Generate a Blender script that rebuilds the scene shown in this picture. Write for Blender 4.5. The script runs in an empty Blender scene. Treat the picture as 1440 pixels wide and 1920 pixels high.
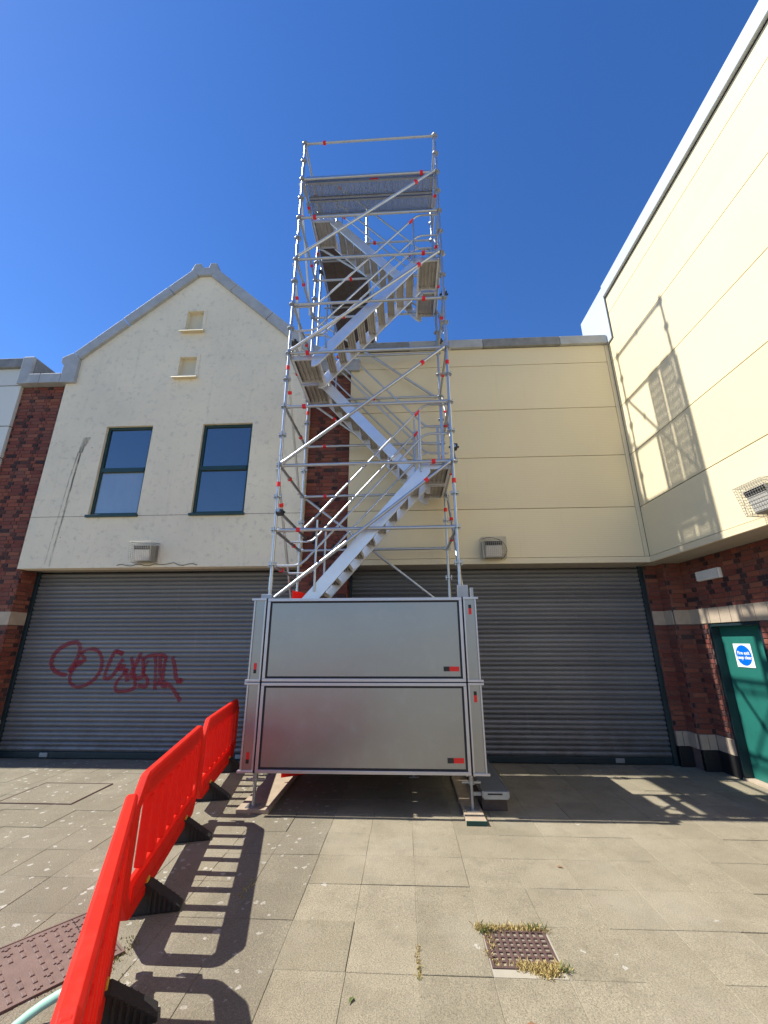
import bpy, math, random
from mathutils import Vector, Matrix, Quaternion
R = random.Random(7)
C = bpy.context.scene.collection
S = bpy.context.scene

# ------------------------------------------------------------------ camera
CAM_H = 1.90
F_PX, PITCH, YAW, ROLL = 773.1, math.radians(17.381), math.radians(2.698), math.radians(-0.155)
fw = Vector((-math.sin(YAW)*math.cos(PITCH), math.cos(YAW)*math.cos(PITCH), math.sin(PITCH)))
rt0 = Vector((math.cos(YAW), math.sin(YAW), 0)); up0 = rt0.cross(fw)
rt = rt0*math.cos(ROLL) + up0*math.sin(ROLL); up = up0*math.cos(ROLL) - rt0*math.sin(ROLL)
cd = bpy.data.cameras.new('camera'); cam = bpy.data.objects.new('camera', cd); C.objects.link(cam)
cd.sensor_fit = 'VERTICAL'; cd.lens = 13.0; cd.sensor_height = 13.0*1920/F_PX; cd.sensor_width = cd.sensor_height*.75
cd.clip_start = .05; cd.clip_end = 5000
M = Matrix((( rt.x, up.x, -fw.x, 0), (rt.y, up.y, -fw.y, 0), (rt.z, up.z, -fw.z, CAM_H), (0, 0, 0, 1)))
cam.matrix_world = M
S.camera = cam

# ------------------------------------------------------------------ light
SUN_DIR = Vector((1.0, -0.004, -1.22)).normalized()
elev = math.asin(-SUN_DIR.z); rot = math.atan2(-SUN_DIR.x, -SUN_DIR.y)
wd = bpy.data.worlds.new('World'); S.world = wd; wd.use_nodes = True
nt = wd.node_tree; nt.nodes.clear()
wo = nt.nodes.new('ShaderNodeOutputWorld'); bg = nt.nodes.new('ShaderNodeBackground'); sk = nt.nodes.new('ShaderNodeTexSky')
sk.sky_type = 'NISHITA'; sk.sun_disc = False; sk.sun_elevation = elev; sk.sun_rotation = rot
sk.air_density = 1.0; sk.dust_density = 0.08; sk.ozone_density = 3.0; sk.altitude = 100
hsv = nt.nodes.new('ShaderNodeHueSaturation'); hsv.inputs['Saturation'].default_value = 1.27; hsv.inputs['Hue'].default_value = .511
nt.links.new(sk.outputs[0], hsv.inputs['Color']); nt.links.new(hsv.outputs[0], bg.inputs[0]); bg.inputs[1].default_value = 0.105
nt.links.new(bg.outputs[0], wo.inputs[0])
sd = bpy.data.lights.new('sun', 'SUN'); sun = bpy.data.objects.new('sun', sd); C.objects.link(sun)
sd.energy = 4.4; sd.angle = math.radians(.53); sd.color = (1, .955, .88)
sun.rotation_euler = SUN_DIR.to_track_quat('-Z', 'Y').to_euler(); sun.location = (-20, 5, 25)
S.view_settings.view_transform = 'Standard'; S.view_settings.look = 'None'
S.view_settings.exposure = 0.9; S.view_settings.gamma = 1.0
S.view_settings.use_curve_mapping = False

# ------------------------------------------------------------------ materials
def srgb(r, g, b):
    f = lambda c: (c/12.92 if c <= .04045 else ((c+.055)/1.055)**2.4)
    return (f(r/255), f(g/255), f(b/255), 1)
class NT:
    def __init__(s, name):
        s.m = bpy.data.materials.new(name); s.m.use_nodes = True
        s.t = s.m.node_tree; s.b = s.t.nodes['Principled BSDF']; s.o = s.t.nodes['Material Output']
    def n(s, ty, **k):
        x = s.t.nodes.new(ty)
        for a, v in k.items():
            if a.startswith('i_'):
                key = a[2:]; key = int(key) if key.isdigit() else key
                x.inputs[key].default_value = v
            else: setattr(x, a, v)
        return x
    def l(s, a, b): s.t.links.new(a, b)
    def pos(s, scale=(1, 1, 1), obj=False):
        g = s.n('ShaderNodeTexCoord') if obj else s.n('ShaderNodeNewGeometry')
        mp = s.n('ShaderNodeMapping'); mp.inputs['Scale'].default_value = scale
        s.l(g.outputs['Object' if obj else 'Position'], mp.inputs['Vector']); return mp.outputs[0]
    def noise(s, vec, scale, detail=4, rough=.6):
        x = s.n('ShaderNodeTexNoise'); x.inputs['Scale'].default_value = scale; x.inputs['Detail'].default_value = detail
        x.inputs['Roughness'].default_value = rough; s.l(vec, x.inputs['Vector']); return x.outputs['Fac']
    def ramp(s, fac, stops):
        x = s.n('ShaderNodeValToRGB'); e = x.color_ramp.elements
        while len(e) < len(stops): e.new(.5)
        for i, (p, c) in enumerate(stops):
            e[i].position = p; e[i].color = c if len(c) == 4 else (*c, 1)
        s.l(fac, x.inputs[0]); return x.outputs[0]
    def mix(s, fac, a, b, mode='MIX'):
        x = s.n('ShaderNodeMix', data_type='RGBA', blend_type=mode)
        for v, i in ((fac, 0), (a, 6), (b, 7)):
            if hasattr(v, 'links') or hasattr(v, 'is_linked'): s.l(v, x.inputs[i])
            else: x.inputs[i].default_value = v
        return x.outputs[2]
    def math(s, op, a, b=0.0, c=0.0):
        x = s.n('ShaderNodeMath', operation=op)
        for i, v in enumerate((a, b, c)):
            if hasattr(v, 'is_linked'): s.l(v, x.inputs[i])
            else: x.inputs[i].default_value = v
        return x.outputs[0]
    def bump(s, h, strength=.3, dist=.01, prev=None):
        x = s.n('ShaderNodeBump'); x.inputs['Strength'].default_value = strength; x.inputs['Distance'].default_value = dist
        s.l(h, x.inputs['Height'])
        if prev is not None: s.l(prev, x.inputs['Normal'])
        return x.outputs[0]
    def fin(s, col=None, rough=None, metal=None, normal=None, spec=None):
        for v, k in ((col, 'Base Color'), (rough, 'Roughness'), (metal, 'Metallic'), (normal, 'Normal'), (spec, 'Specular IOR Level')):
            if v is None: continue
            if hasattr(v, 'is_linked'): s.l(v, s.b.inputs[k])
            else: s.b.inputs[k].default_value = v
        return s.m
def k4(c, f): return (c[0]*f, c[1]*f, c[2]*f, 1)
def simple(name, col, rough=.5, metal=0., var=.12, scale=6., bump=0., bscale=60., spec=.5):
    t = NT(name); p = t.pos(); n = t.noise(p, scale)
    c = t.mix(n, k4(col, 1-var*1.6), k4(col, 1+var*1.6))
    nr = None
    if bump: nr = t.bump(t.noise(p, bscale, 3), bump, .004)
    rr = t.math('MULTIPLY_ADD', t.noise(p, scale*2.3, 3), .25, rough-.12)
    return t.fin(c, rr, metal, nr, spec)
MT = {}
MT['galv'] = simple('galvanised_steel', (.47, .49, .51), .36, .85, .10, 14)
MT['galv_dull'] = simple('galvanised_dull', (.36, .38, .40), .5, .8, .15, 9)
MT['alu'] = simple('aluminium', (.74, .75, .77), .42, .8, .08, 5)
MT['alu_old'] = simple('aluminium_tread', (.50, .475, .435), .52, .55, .2, 7, .3, 90)
MT['steel_dark'] = simple('dark_coupler_steel', (.06, .06, .065), .55, .6, .3, 20)
MT['red_clip'] = simple('red_clip', (.72, .012, .01), .45, 0, .1, 10)
MT['black_plastic'] = simple('black_plastic', (.012, .012, .013), .5, 0, .2, 10)
MT['gasket'] = simple('black_gasket', (.008, .008, .012), .6, 0, .1, 10)
MT['frame_alu'] = simple('panel_frame_aluminium', (.50, .49, .52), .35, .75, .05, 4)
MT['green_paint'] = simple('dark_green_paint', (.010, .040, .036), .4, 0, .25, 5)
MT['door_green'] = simple('teal_door_paint', (.018, .145, .115), .4, 0, .12, 4)
MT['white'] = simple('white_plastic', (.78, .78, .76), .45, 0, .05, 8)
MT['sign_blue'] = simple('sign_blue', (.0, .13, .62), .35, 0, .03, 8)
MT['sign_white'] = simple('sign_white', (.85, .85, .83), .35, 0, .03, 8)
MT['timber'] = simple('timber', (.36, .285, .20), .75, 0, .2, 12, .4, 40)
MT['timber_old'] = simple('weathered_timber', (.10, .075, .06), .8, 0, .3, 8, .4, 40)
MT['board_end'] = simple('board_end_green', (.015, .075, .055), .6, 0, .2, 12)
MT['rubber'] = simple('recycled_rubber', (.022, .020, .018), .75, 0, .3, 18, .4, 90)
MT['mint'] = simple('mint_plastic', (.30, .58, .42), .5, 0, .1, 10)
MT['yellow'] = simple('yellow_plastic', (.75, .42, .03), .5, 0, .1, 10)
MT['iron'] = simple('rusty_cast_iron', (.115, .068, .058), .65, .25, .25, 16, .5, 120)
MT['iron_cover'] = simple('worn_iron_cover', (.165, .108, .086), .6, .1, .2, 9, .5, 130)
MT['pit'] = simple('gully_pit', (.010, .008, .007), .9, 0, .3, 12)
MT['coping'] = simple('grey_coping', (.36, .375, .375), .6, 0, .18, 5, .2, 60)
MT['coping_old'] = simple('weathered_coping', (.20, .205, .20), .75, 0, .35, 7, .3, 50)
MT['coping_pale'] = simple('pale_coated_coping', (.50, .55, .60), .45, 0, .05, 3)
MT['roof'] = simple('roof_felt', (.10, .10, .105), .85, 0, .2, 5)
MT['black_paint'] = simple('black_bitumen_paint', (.010, .010, .011), .6, 0, .3, 9, .4, 50)
MT['stone'] = simple('buff_stone', (.42, .34, .25), .8, 0, .15, 10, .3, 90)
MT['mortar'] = simple('mortar', (.15, .10, .085), .9, 0, .15, 20, .3, 120)
MT['soffit'] = simple('soffit', (.40, .36, .29), .7, 0, .08, 6)
MT['lens'] = simple('lamp_lens', (.62, .60, .54), .25, 0, .1, 12)
MT['lamp_body'] = simple('lamp_body', (.30, .29, .24), .5, .2, .15, 12)
MT['wire'] = simple('wire_mesh', (.40, .39, .36), .45, .7, .1, 12)
MT['cable'] = simple('brown_cable', (.055, .040, .022), .6, 0, .1, 12)
MT['cable_black'] = simple('black_cable', (.02, .02, .02), .6, 0, .1, 12)
MT['leaf'] = simple('green_leaf', (.13, .165, .045), .6, 0, .35, 30)
MT['straw'] = simple('dry_grass', (.46, .35, .13), .8, 0, .35, 30)
MT['moss'] = simple('moss', (.22, .20, .05), .9, 0, .35, 30)
MT['leaf_brown'] = simple('dead_leaf', (.24, .13, .06), .8, 0, .3, 30)
MT['feather'] = simple('feather_white', (.82, .80, .80), .7, 0, .05, 30)
MT['cement'] = simple('cement_fill', (.34, .31, .24), .9, 0, .08, 8, .3, 60)

# cream stucco with grime
def stucco():
    t = NT('cream_stucco'); p = t.pos(); base = (.85, .76, .565, 1)
    n1 = t.noise(p, .9, 6, .65); c = t.mix(t.ramp(n1, [(.30, (0, 0, 0)), (.75, (1, 1, 1))]), (.72, .65, .50, 1), base)
    n2 = t.noise(t.pos((7, 1, .6)), 1.2, 5, .65)                      # runs down the wall
    c = t.mix(t.ramp(n2, [(.58, (0, 0, 0)), (.88, (.28, .28, .28))]), c, (.34, .32, .26, 1))
    n3 = t.noise(p, 9, 6, .75); c = t.mix(t.ramp(n3, [(.54, (0, 0, 0)), (.74, (.5, .5, .5))]), c, (.30, .285, .235, 1))
    v = t.n('ShaderNodeTexVoronoi', i_Scale=2.1); t.l(p, v.inputs['Vector'])
    c = t.mix(t.ramp(v.outputs['Distance'], [(.012, (1, 1, 1)), (.03, (0, 0, 0))]), c, (.08, .07, .06, 1))
    nb = t.noise(p, 70, 4, .7); nb2 = t.noise(p, 14, 3)
    nr = t.bump(nb2, .25, .01, t.bump(nb, .55, .006))
    return t.fin(c, .9, 0, nr, .25)
MT['stucco'] = stucco()
def stain():
    t = NT('drip_stain'); p = t.pos((1, 1, 1)); n = t.noise(t.pos((14, 1, 2.0)), 2.2, 5, .7)
    tr = t.n('ShaderNodeBsdfTransparent'); mx = t.n('ShaderNodeMixShader')
    t.b.inputs['Base Color'].default_value = (.085, .075, .06, 1); t.b.inputs['Roughness'].default_value = .9
    a = t.n('ShaderNodeAttribute', attribute_name='fade')
    f = t.math('MULTIPLY', a.outputs['Fac'], t.ramp(n, [(.35, (.05, .05, .05)), (.62, (1, 1, 1))]))
    t.l(f, mx.inputs[0]); t.l(tr.outputs[0], mx.inputs[1]); t.l(t.b.outputs[0], mx.inputs[2]); t.l(mx.outputs[0], t.o.inputs[0])
    return t.m
MT['stain'] = stain()
def cladding(name, base):
    t = NT(name); p = t.pos()
    c = t.mix(t.noise(p, .7, 4), k4(base, .93), k4(base, 1.05))
    n2 = t.noise(t.pos((5, 5, .4)), 1.0, 5, .65); c = t.mix(t.ramp(n2, [(.62, (0, 0, 0)), (.9, (.3, .3, .3))]), c, k4(base, .62))
    oi = t.n('ShaderNodeObjectInfo'); c = t.mix(1.0, c, t.ramp(oi.outputs['Random'], [(0, (.955, .95, .94)), (1, (1.03, 1.03, 1.03))]), 'MULTIPLY')
    n4 = t.noise(t.pos((26, 26, .8)), 1.0, 4, .7); c = t.mix(t.ramp(n4, [(.62, (0, 0, 0)), (.82, (.22, .22, .22))]), c, k4(base, .5))
    w = t.n('ShaderNodeTexWave', wave_type='BANDS', bands_direction='Z', wave_profile='SIN', i_Scale=9.0); t.l(p, w.inputs['Vector'])
    nr = t.bump(t.noise(p, 5, 2), .06, .02, t.bump(w.outputs['Fac'], .16, .004))
    return t.fin(c, .5, 0, nr, .35)
MT['clad'] = cladding('cream_cladding', (.715, .62, .405))
MT['clad_trim'] = cladding('cream_trim', (.68, .595, .405))
MT['clad_pale'] = cladding('pale_cladding', (.62, .63, .57))
def brick():
    t = NT('brick'); a = t.n('ShaderNodeAttribute', attribute_name='tint'); p = t.pos()
    n = t.noise(p, 34, 5, .7); c = t.mix(n, (.62, .62, .62, 1), (1.38, 1.34, 1.3, 1)); c2 = t.mix(1.0, a.outputs['Color'], c, 'MULTIPLY')
    n2 = t.noise(p, 1.3, 4); c3 = t.mix(t.ramp(n2, [(.45, (0, 0, 0)), (.8, (.35, .35, .35))]), c2, (.16, .12, .10, 1))
    return t.fin(c3, .85, 0, t.bump(t.noise(p, 110, 4, .7), .5, .004), .25)
MT['brick'] = brick()
def shutter():
    t = NT('shutter_slat'); p = t.pos()
    c = t.mix(t.noise(p, 1.1, 5, .6), (.15, .152, .155, 1), (.215, .217, .218, 1))
    n2 = t.noise(t.pos((9, 1, .5)), 1.3, 5, .7); c = t.mix(t.ramp(n2, [(.56, (0, 0, 0)), (.85, (.5, .5, .5))]), c, (.29, .285, .27, 1))
    rr = t.math('MULTIPLY_ADD', t.noise(p, 6, 4), .25, .30)
    oi = t.n('ShaderNodeObjectInfo'); c = t.mix(1.0, c, t.ramp(oi.outputs['Random'], [(0, (.80, .80, .80)), (1, (1.15, 1.15, 1.15))]), 'MULTIPLY')
    sx = t.n('ShaderNodeSeparateXYZ'); t.l(p, sx.inputs[0]); lo = t.n('ShaderNodeMapRange'); lo.inputs[1].default_value = .9; lo.inputs[2].default_value = .05; t.l(sx.outputs[2], lo.inputs[0])
    c = t.mix(t.math('MULTIPLY', lo.outputs[0], t.ramp(t.noise(p, 3.5, 6, .75), [(.45, (0, 0, 0)), (.65, (.75, .75, .75))])), c, (.10, .085, .065, 1))
    return t.fin(c, rr, .2, t.bump(t.noise(p, 3, 2), .2, .02))
MT['shutter'] = shutter()
MT['shutter_rail'] = simple('shutter_rail_paint', (.012, .028, .034), .4, 0, .3, 6)
def spray():
    t = NT('red_spray_paint'); p = t.pos(); a = t.n('ShaderNodeAttribute', attribute_name='fade')
    tr = t.n('ShaderNodeBsdfTransparent'); mx = t.n('ShaderNodeMixShader')
    n = t.noise(p, 260, 2, .6); n2 = t.noise(p, 7, 3)
    f = t.math('MULTIPLY', t.math('POWER', a.outputs['Fac'], .8), t.math('MULTIPLY_ADD', n2, 1.3, .22))
    f2 = t.math('GREATER_THAN', t.math('ADD', f, t.math('MULTIPLY', t.math('SUBTRACT', n, .5), .9)), .42)
    t.b.inputs['Base Color'].default_value = (.27, .012, .024, 1); t.b.inputs['Roughness'].default_value = .6
    t.l(t.math('MULTIPLY', f2, .60), mx.inputs[0]); t.l(tr.outputs[0], mx.inputs[1]); t.l(t.b.outputs[0], mx.inputs[2]); t.l(mx.outputs[0], t.o.inputs[0])
    return t.m
MT['spray'] = spray()
def sheet():
    t = NT('brushed_sheet'); p = t.pos((1, 1, 1)); n = t.noise(t.pos((260, 260, 3)), 1.0, 3)
    c = t.mix(t.noise(p, 2.5, 4), (.29, .29, .29, 1), (.34, .34, .335, 1))
    sm_ = t.noise(p, 5, 6, .7); c = t.mix(t.ramp(sm_, [(.55, (0, 0, 0)), (.8, (.35, .35, .35))]), c, (.42, .41, .39, 1))
    dr_ = t.noise(t.pos((22, 22, .7)), 1.4, 5, .7); c = t.mix(t.ramp(dr_, [(.60, (0, 0, 0)), (.85, (.30, .30, .30))]), c, (.19, .18, .165, 1))
    rr = t.math('ADD', t.math('MULTIPLY_ADD', n, .08, .20), t.math('MULTIPLY', sm_, .20))
    return t.fin(c, rr, .85, t.bump(t.noise(p, 1.3, 3), .12, .03, t.bump(n, .04, .001)))
MT['sheet'] = sheet()
def perforated():
    t = NT('perforated_steel'); p = t.pos()
    c = t.mix(t.noise(p, 12), (.30, .32, .33, 1), (.40, .42, .43, 1))
    t.b.inputs['Metallic'].default_value = .7
    v = t.n('ShaderNodeVectorMath', operation='MULTIPLY'); v.inputs[1].default_value = (32, 40, 0); t.l(p, v.inputs[0])
    fr = t.n('ShaderNodeVectorMath', operation='FRACTION'); t.l(v.outputs[0], fr.inputs[0])
    sb = t.n('ShaderNodeVectorMath', operation='SUBTRACT'); sb.inputs[1].default_value = (.5, .5, 0); t.l(fr.outputs[0], sb.inputs[0])
    ln = t.n('ShaderNodeVectorMath', operation='LENGTH'); t.l(sb.outputs[0], ln.inputs[0])
    f = t.math('GREATER_THAN', ln.outputs['Value'], .27)
    tr = t.n('ShaderNodeBsdfTransparent'); mx = t.n('ShaderNodeMixShader')
    t.fin(c, .5)
    t.l(f, mx.inputs[0]); t.l(tr.outputs[0], mx.inputs[1]); t.l(t.b.outputs[0], mx.inputs[2]); t.l(mx.outputs[0], t.o.inputs[0])
    return t.m
MT['perf'] = perforated()
def glass(name, base, rough):
    t = NT(name); p = t.pos()
    c = t.mix(t.noise(t.pos((1, 1, .35)), 2.2, 4), k4(base, .75), k4(base, 1.3))
    t.b.inputs['IOR'].default_value = 2.05
    return t.fin(c, rough, 0, t.bump(t.noise(p, 1.1, 3), .10, .05), .8)
MT['glass'] = glass('window_glass', (.022, .030, .036), .02)
MT['glass_blind'] = glass('window_glass_frosted', (.17, .195, .20), .06)
def barrier_red():
    t = NT('red_barrier_plastic'); p = t.pos(obj=True)
    c = t.mix(t.noise(p, 5, 4), (.74, .024, .012, 1), (.84, .040, .018, 1))
    n = t.noise(p, 30, 4, .7); c = t.mix(t.ramp(n, [(.60, (0, 0, 0)), (.8, (.3, .3, .3))]), c, (.66, .07, .05, 1))
    g1 = t.noise(t.pos((1, 1, 3), True), 2.2, 6, .75); c = t.mix(t.ramp(g1, [(.52, (0, 0, 0)), (.72, (.5, .5, .5))]), c, (.62, .10, .07, 1))
    g2 = t.noise(t.pos((14, 14, 2), True), 3.0, 5, .8); c = t.mix(t.ramp(g2, [(.60, (0, 0, 0)), (.78, (.45, .45, .45))]), c, (.30, .045, .03, 1))
    t.fin(c, t.math('MULTIPLY_ADD', g1, .3, .45), 0, t.bump(t.noise(p, 60, 3), .15, .003), .3)
    tl = t.n('ShaderNodeBsdfTranslucent'); tl.inputs[0].default_value = (.95, .03, .012, 1)
    mx = t.n('ShaderNodeMixShader'); mx.inputs[0].default_value = .42
    t.l(t.b.outputs[0], mx.inputs[1]); t.l(tl.outputs[0], mx.inputs[2]); t.l(mx.outputs[0], t.o.inputs[0])
    return t.m
MT['barrier'] = barrier_red()
def slab():
    t = NT('concrete_slab'); p = t.pos(); oi = t.n('ShaderNodeObjectInfo')
    sx = t.n('ShaderNodeSeparateXYZ'); t.l(p, sx.inputs[0])
    c = t.mix(oi.outputs['Random'], (.280, .246, .172, 1), (.340, .299, .213, 1))
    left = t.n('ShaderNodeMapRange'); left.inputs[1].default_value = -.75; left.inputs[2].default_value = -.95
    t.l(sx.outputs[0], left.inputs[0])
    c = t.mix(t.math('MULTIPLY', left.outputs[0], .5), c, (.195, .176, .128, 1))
    n1 = t.noise(p, 1.5, 6, .65); c = t.mix(t.ramp(n1, [(.35, (0, 0, 0)), (.7, (1, 1, 1))]), t.mix(1.0, c, (.80, .80, .80, 1), 'MULTIPLY'), c)
    n2 = t.noise(p, 120, 4, .75); c = t.mix(1.0, c, t.ramp(n2, [(.28, (.42, .42, .40)), (.5, (1, 1, 1)), (.72, (1.42, 1.40, 1.34))]), 'MULTIPLY')
    n3 = t.noise(p, 26, 4, .7); c = t.mix(t.ramp(n3, [(.58, (0, 0, 0)), (.75, (.4, .4, .4))]), c, (.15, .13, .088, 1))
    v = t.n('ShaderNodeTexVoronoi', i_Scale=15.0); v.inputs['Randomness'].default_value = 1
    dn = t.n('ShaderNodeVectorMath', operation='ADD'); nz = t.n('ShaderNodeTexNoise', i_Scale=38.0); t.l(p, nz.inputs['Vector'])
    sc = t.n('ShaderNodeVectorMath', operation='SCALE'); sc.inputs['Scale'].default_value = .05; t.l(nz.outputs['Color'], sc.inputs[0])
    t.l(p, dn.inputs[0]); t.l(sc.outputs[0], dn.inputs[1]); t.l(dn.outputs[0], v.inputs['Vector'])
    hs = t.n('ShaderNodeSeparateColor'); t.l(v.outputs['Color'], hs.inputs[0])
    gate = t.math('GREATER_THAN', hs.outputs[0], t.math('SUBTRACT', .985, t.math('MULTIPLY', left.outputs[0], .48)))
    sz = t.math('MULTIPLY_ADD', t.math('POWER', hs.outputs[1], 2.5), .34, .06)
    spot = t.math('MULTIPLY', gate, t.math('LESS_THAN', v.outputs['Distance'], sz))
    c = t.mix(t.math('MULTIPLY', spot, .8), c, (.46, .44, .38, 1))
    v2 = t.n('ShaderNodeTexVoronoi', i_Scale=6.0); t.l(dn.outputs[0], v2.inputs['Vector'])
    c = t.mix(t.math('MULTIPLY', t.math('LESS_THAN', v2.outputs['Distance'], .07), .45), c, (.13, .115, .09, 1))
    n5 = t.noise(p, 4.5, 6, .7); c = t.mix(t.ramp(n5, [(.50, (0, 0, 0)), (.72, (.55, .55, .55))]), c, (.18, .155, .108, 1))
    n6 = t.noise(t.pos((1, 1, 1)), .8, 4); c = t.mix(t.ramp(n6, [(.50, (0, 0, 0)), (.70, (.35, .35, .35))]), c, (.385, .35, .275, 1))
    gx = t.math('COMPARE', sx.outputs[0], -1.2, .37)             # rough gravelly strip
    c = t.mix(t.math('MULTIPLY', gx, t.ramp(t.noise(p, 48, 5, .8), [(.42, (0, 0, 0)), (.60, (.55, .55, .55))])), c, (.14, .125, .095, 1))
    nr = t.bump(t.noise(p, 60, 4, .7), .7, .008, t.bump(n2, .6, .004))
    return t.fin(c, .92, 0, nr, .2)
MT['slab'] = slab()
MT['bed'] = simple('joint_sand', (.235, .205, .15), .95, 0, .3, 20, .5, 90)
MT['ground'] = simple('distant_paving', (.25, .22, .17), .92, 0, .15, 1.5, .3, 60)

# ------------------------------------------------------------------ mesh helpers
class MB:
    def __init__(s): s.v = []; s.f = []; s.sm = []; s.tint = None
    def add(s, vs, fs, smooth=False):
        b = len(s.v); s.v += [tuple(v) for v in vs]; s.f += [tuple(i+b for i in f) for f in fs]; s.sm += [smooth]*len(fs); return s
    def box(s, x0, x1, y0, y1, z0, z1):
        return s.add([(x0, y0, z0), (x1, y0, z0), (x1, y1, z0), (x0, y1, z0), (x0, y0, z1), (x1, y0, z1), (x1, y1, z1), (x0, y1, z1)],
                     [(0, 3, 2, 1), (4, 5, 6, 7), (0, 1, 5, 4), (1, 2, 6, 5), (2, 3, 7, 6), (3, 0, 4, 7)])
    def bbox(s, x0, x1, y0, y1, z0, z1, b):                     # box with chamfered vertical+horizontal edges (cheap bevel)
        vs = []; 
        for z, i in ((z0, b), (z0+b, 0), (z1-b, 0), (z1, b)):
            vs += [(x0+i+(0), y0+i, z), (x1-i, y0+i, z), (x1-i, y1-i, z), (x0+i, y1-i, z)]
        fs = [(3, 2, 1, 0), (12, 13, 14, 15)]
        for k in range(3):
            for j in range(4):
                a = k*4+j; c = k*4+(j+1) % 4; fs.append((a, c, c+4, a+4))
        return s.add(vs, fs)
    def prism(s, pts, y0, y1):                                  # polygon in XZ (counter-clockwise seen from -Y) extruded in Y
        n = len(pts); vs = [(x, y0, z) for x, z in pts]+[(x, y1, z) for x, z in pts]
        fs = [tuple(range(n)), tuple(range(2*n-1, n-1, -1))]+[((i+1) % n, i, i+n, (i+1) % n+n) for i in range(n)]
        return s.add(vs, fs)
    def hull8(s, pts):                                           # 8 corner points: bottom 4 ccw, top 4
        return s.add(pts, [(0, 3, 2, 1), (4, 5, 6, 7), (0, 1, 5, 4), (1, 2, 6, 5), (2, 3, 7, 6), (3, 0, 4, 7)])
    def tube(s, a, b, r, n=12, r2=None, caps=True):
        a = Vector(a); b = Vector(b); d = (b-a).normalized(); u = d.orthogonal().normalized(); w = d.cross(u); r2 = r if r2 is None else r2
        vs = []
        for P, rr in ((a, r), (b, r2)):
            for i in range(n):
                t = 2*math.pi*i/n; vs.append(P+(u*math.cos(t)+w*math.sin(t))*rr)
        s.add(vs, [(i, (i+1) % n, (i+1) % n+n, i+n) for i in range(n)], True)
        if caps: s.add(vs, [tuple(range(n-1, -1, -1)), tuple(range(n, 2*n))])
        return s
    def sweep(s, pts, r, n=10, closed=False, flat=1.0):
        pts = [Vector(p) for p in pts]; m = len(pts); rings = []; pu = None
        for i, p in enumerate(pts):
            if closed: d = (pts[(i+1) % m]-pts[i-1]).normalized()
            else: d = (pts[min(i+1, m-1)]-pts[max(i-1, 0)]).normalized()
            u = (pu - d*pu.dot(d)).normalized() if pu is not None and (pu-d*pu.dot(d)).length > 1e-4 else d.orthogonal().normalized()
            pu = u; w = d.cross(u)
            rings.append([p+(u*math.cos(2*math.pi*k/n)+w*math.sin(2*math.pi*k/n)*flat)*r for k in range(n)])
        vs = [v for q in rings for v in q]; fs = []
        for i in range(m if closed else m-1):
            j = (i+1) % m
            for k in range(n): fs.append((i*n+k, i*n+(k+1) % n, j*n+(k+1) % n, j*n+k))
        s.add(vs, fs, True)
        if not closed: s.add(rings[0], [tuple(range(n-1, -1, -1))]); s.add(rings[-1], [tuple(range(n))])
        return s
    def mesh(s, name, mat=None, off=(0, 0, 0)):
        m = bpy.data.meshes.new(name)
        m.from_pydata([(v[0]-off[0], v[1]-off[1], v[2]-off[2]) for v in s.v], [], s.f)
        m.polygons.foreach_set('use_smooth', s.sm)
        if mat: m.materials.append(MT[mat])
        return m
W = {}
FIT = False                                                      # upper facades: scaled about the camera in X and Z, shifted nearer in Y
KF, DZ, DY = .973, .0513, -.2
def fitv(v): return (v[0]*KF, v[1]+DY, v[2]*KF+DZ)
def link(name, data, parent=None, wloc=None):
    o = bpy.data.objects.new(name, data); C.objects.link(o)
    if parent is not None:
        o.parent = parent; pl = W[parent.name]
        wl = Vector(wloc) if wloc is not None else pl
        o.location = wl-pl
    else:
        wl = Vector(wloc) if wloc is not None else Vector((0, 0, 0)); o.location = wl
    W[o.name] = wl
    return o
def part(name, mb, mat, parent, bevel=0):
    if FIT: mb.v = [fitv(v) for v in mb.v]
    o = link(name, mb.mesh(name, mat, W[parent.name]), parent)
    if bevel:
        b = o.modifiers.new('bevel', 'BEVEL'); b.width = bevel; b.segments = 2; b.limit_method = 'ANGLE'; b.angle_limit = .7
    return o
def tag(o, label, cat, group=None):
    o['label'] = label; o['category'] = cat
    if group: o['group'] = group
    return o
def thing(name, label, cat, loc, group=None): return tag(link(name, None, None, loc), label, cat, group)
def single(name, mb, mat, label, cat, loc=(0, 0, 0), group=None, bevel=0):
    o = link(name, mb.mesh(name, mat, loc), None, loc); tag(o, label, cat, group)
    if bevel:
        b = o.modifiers.new('bevel', 'BEVEL'); b.width = bevel; b.segments = 2; b.limit_method = 'ANGLE'; b.angle_limit = .7
    return o
def settint(m, cols):                                           # one colour per face
    a = m.attributes.new('tint', 'FLOAT_COLOR', 'CORNER'); arr = []
    for p, c in zip(m.polygons, cols): arr += list(c)*p.loop_total
    a.data.foreach_set('color', arr)
def project(p):
    d = Vector(p)-Vector((0, 0, CAM_H)); z = d.dot(fw)
    if z < .1: return None
    return 720+F_PX*d.dot(rt)/z, 960-F_PX*d.dot(up)/z, z

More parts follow.
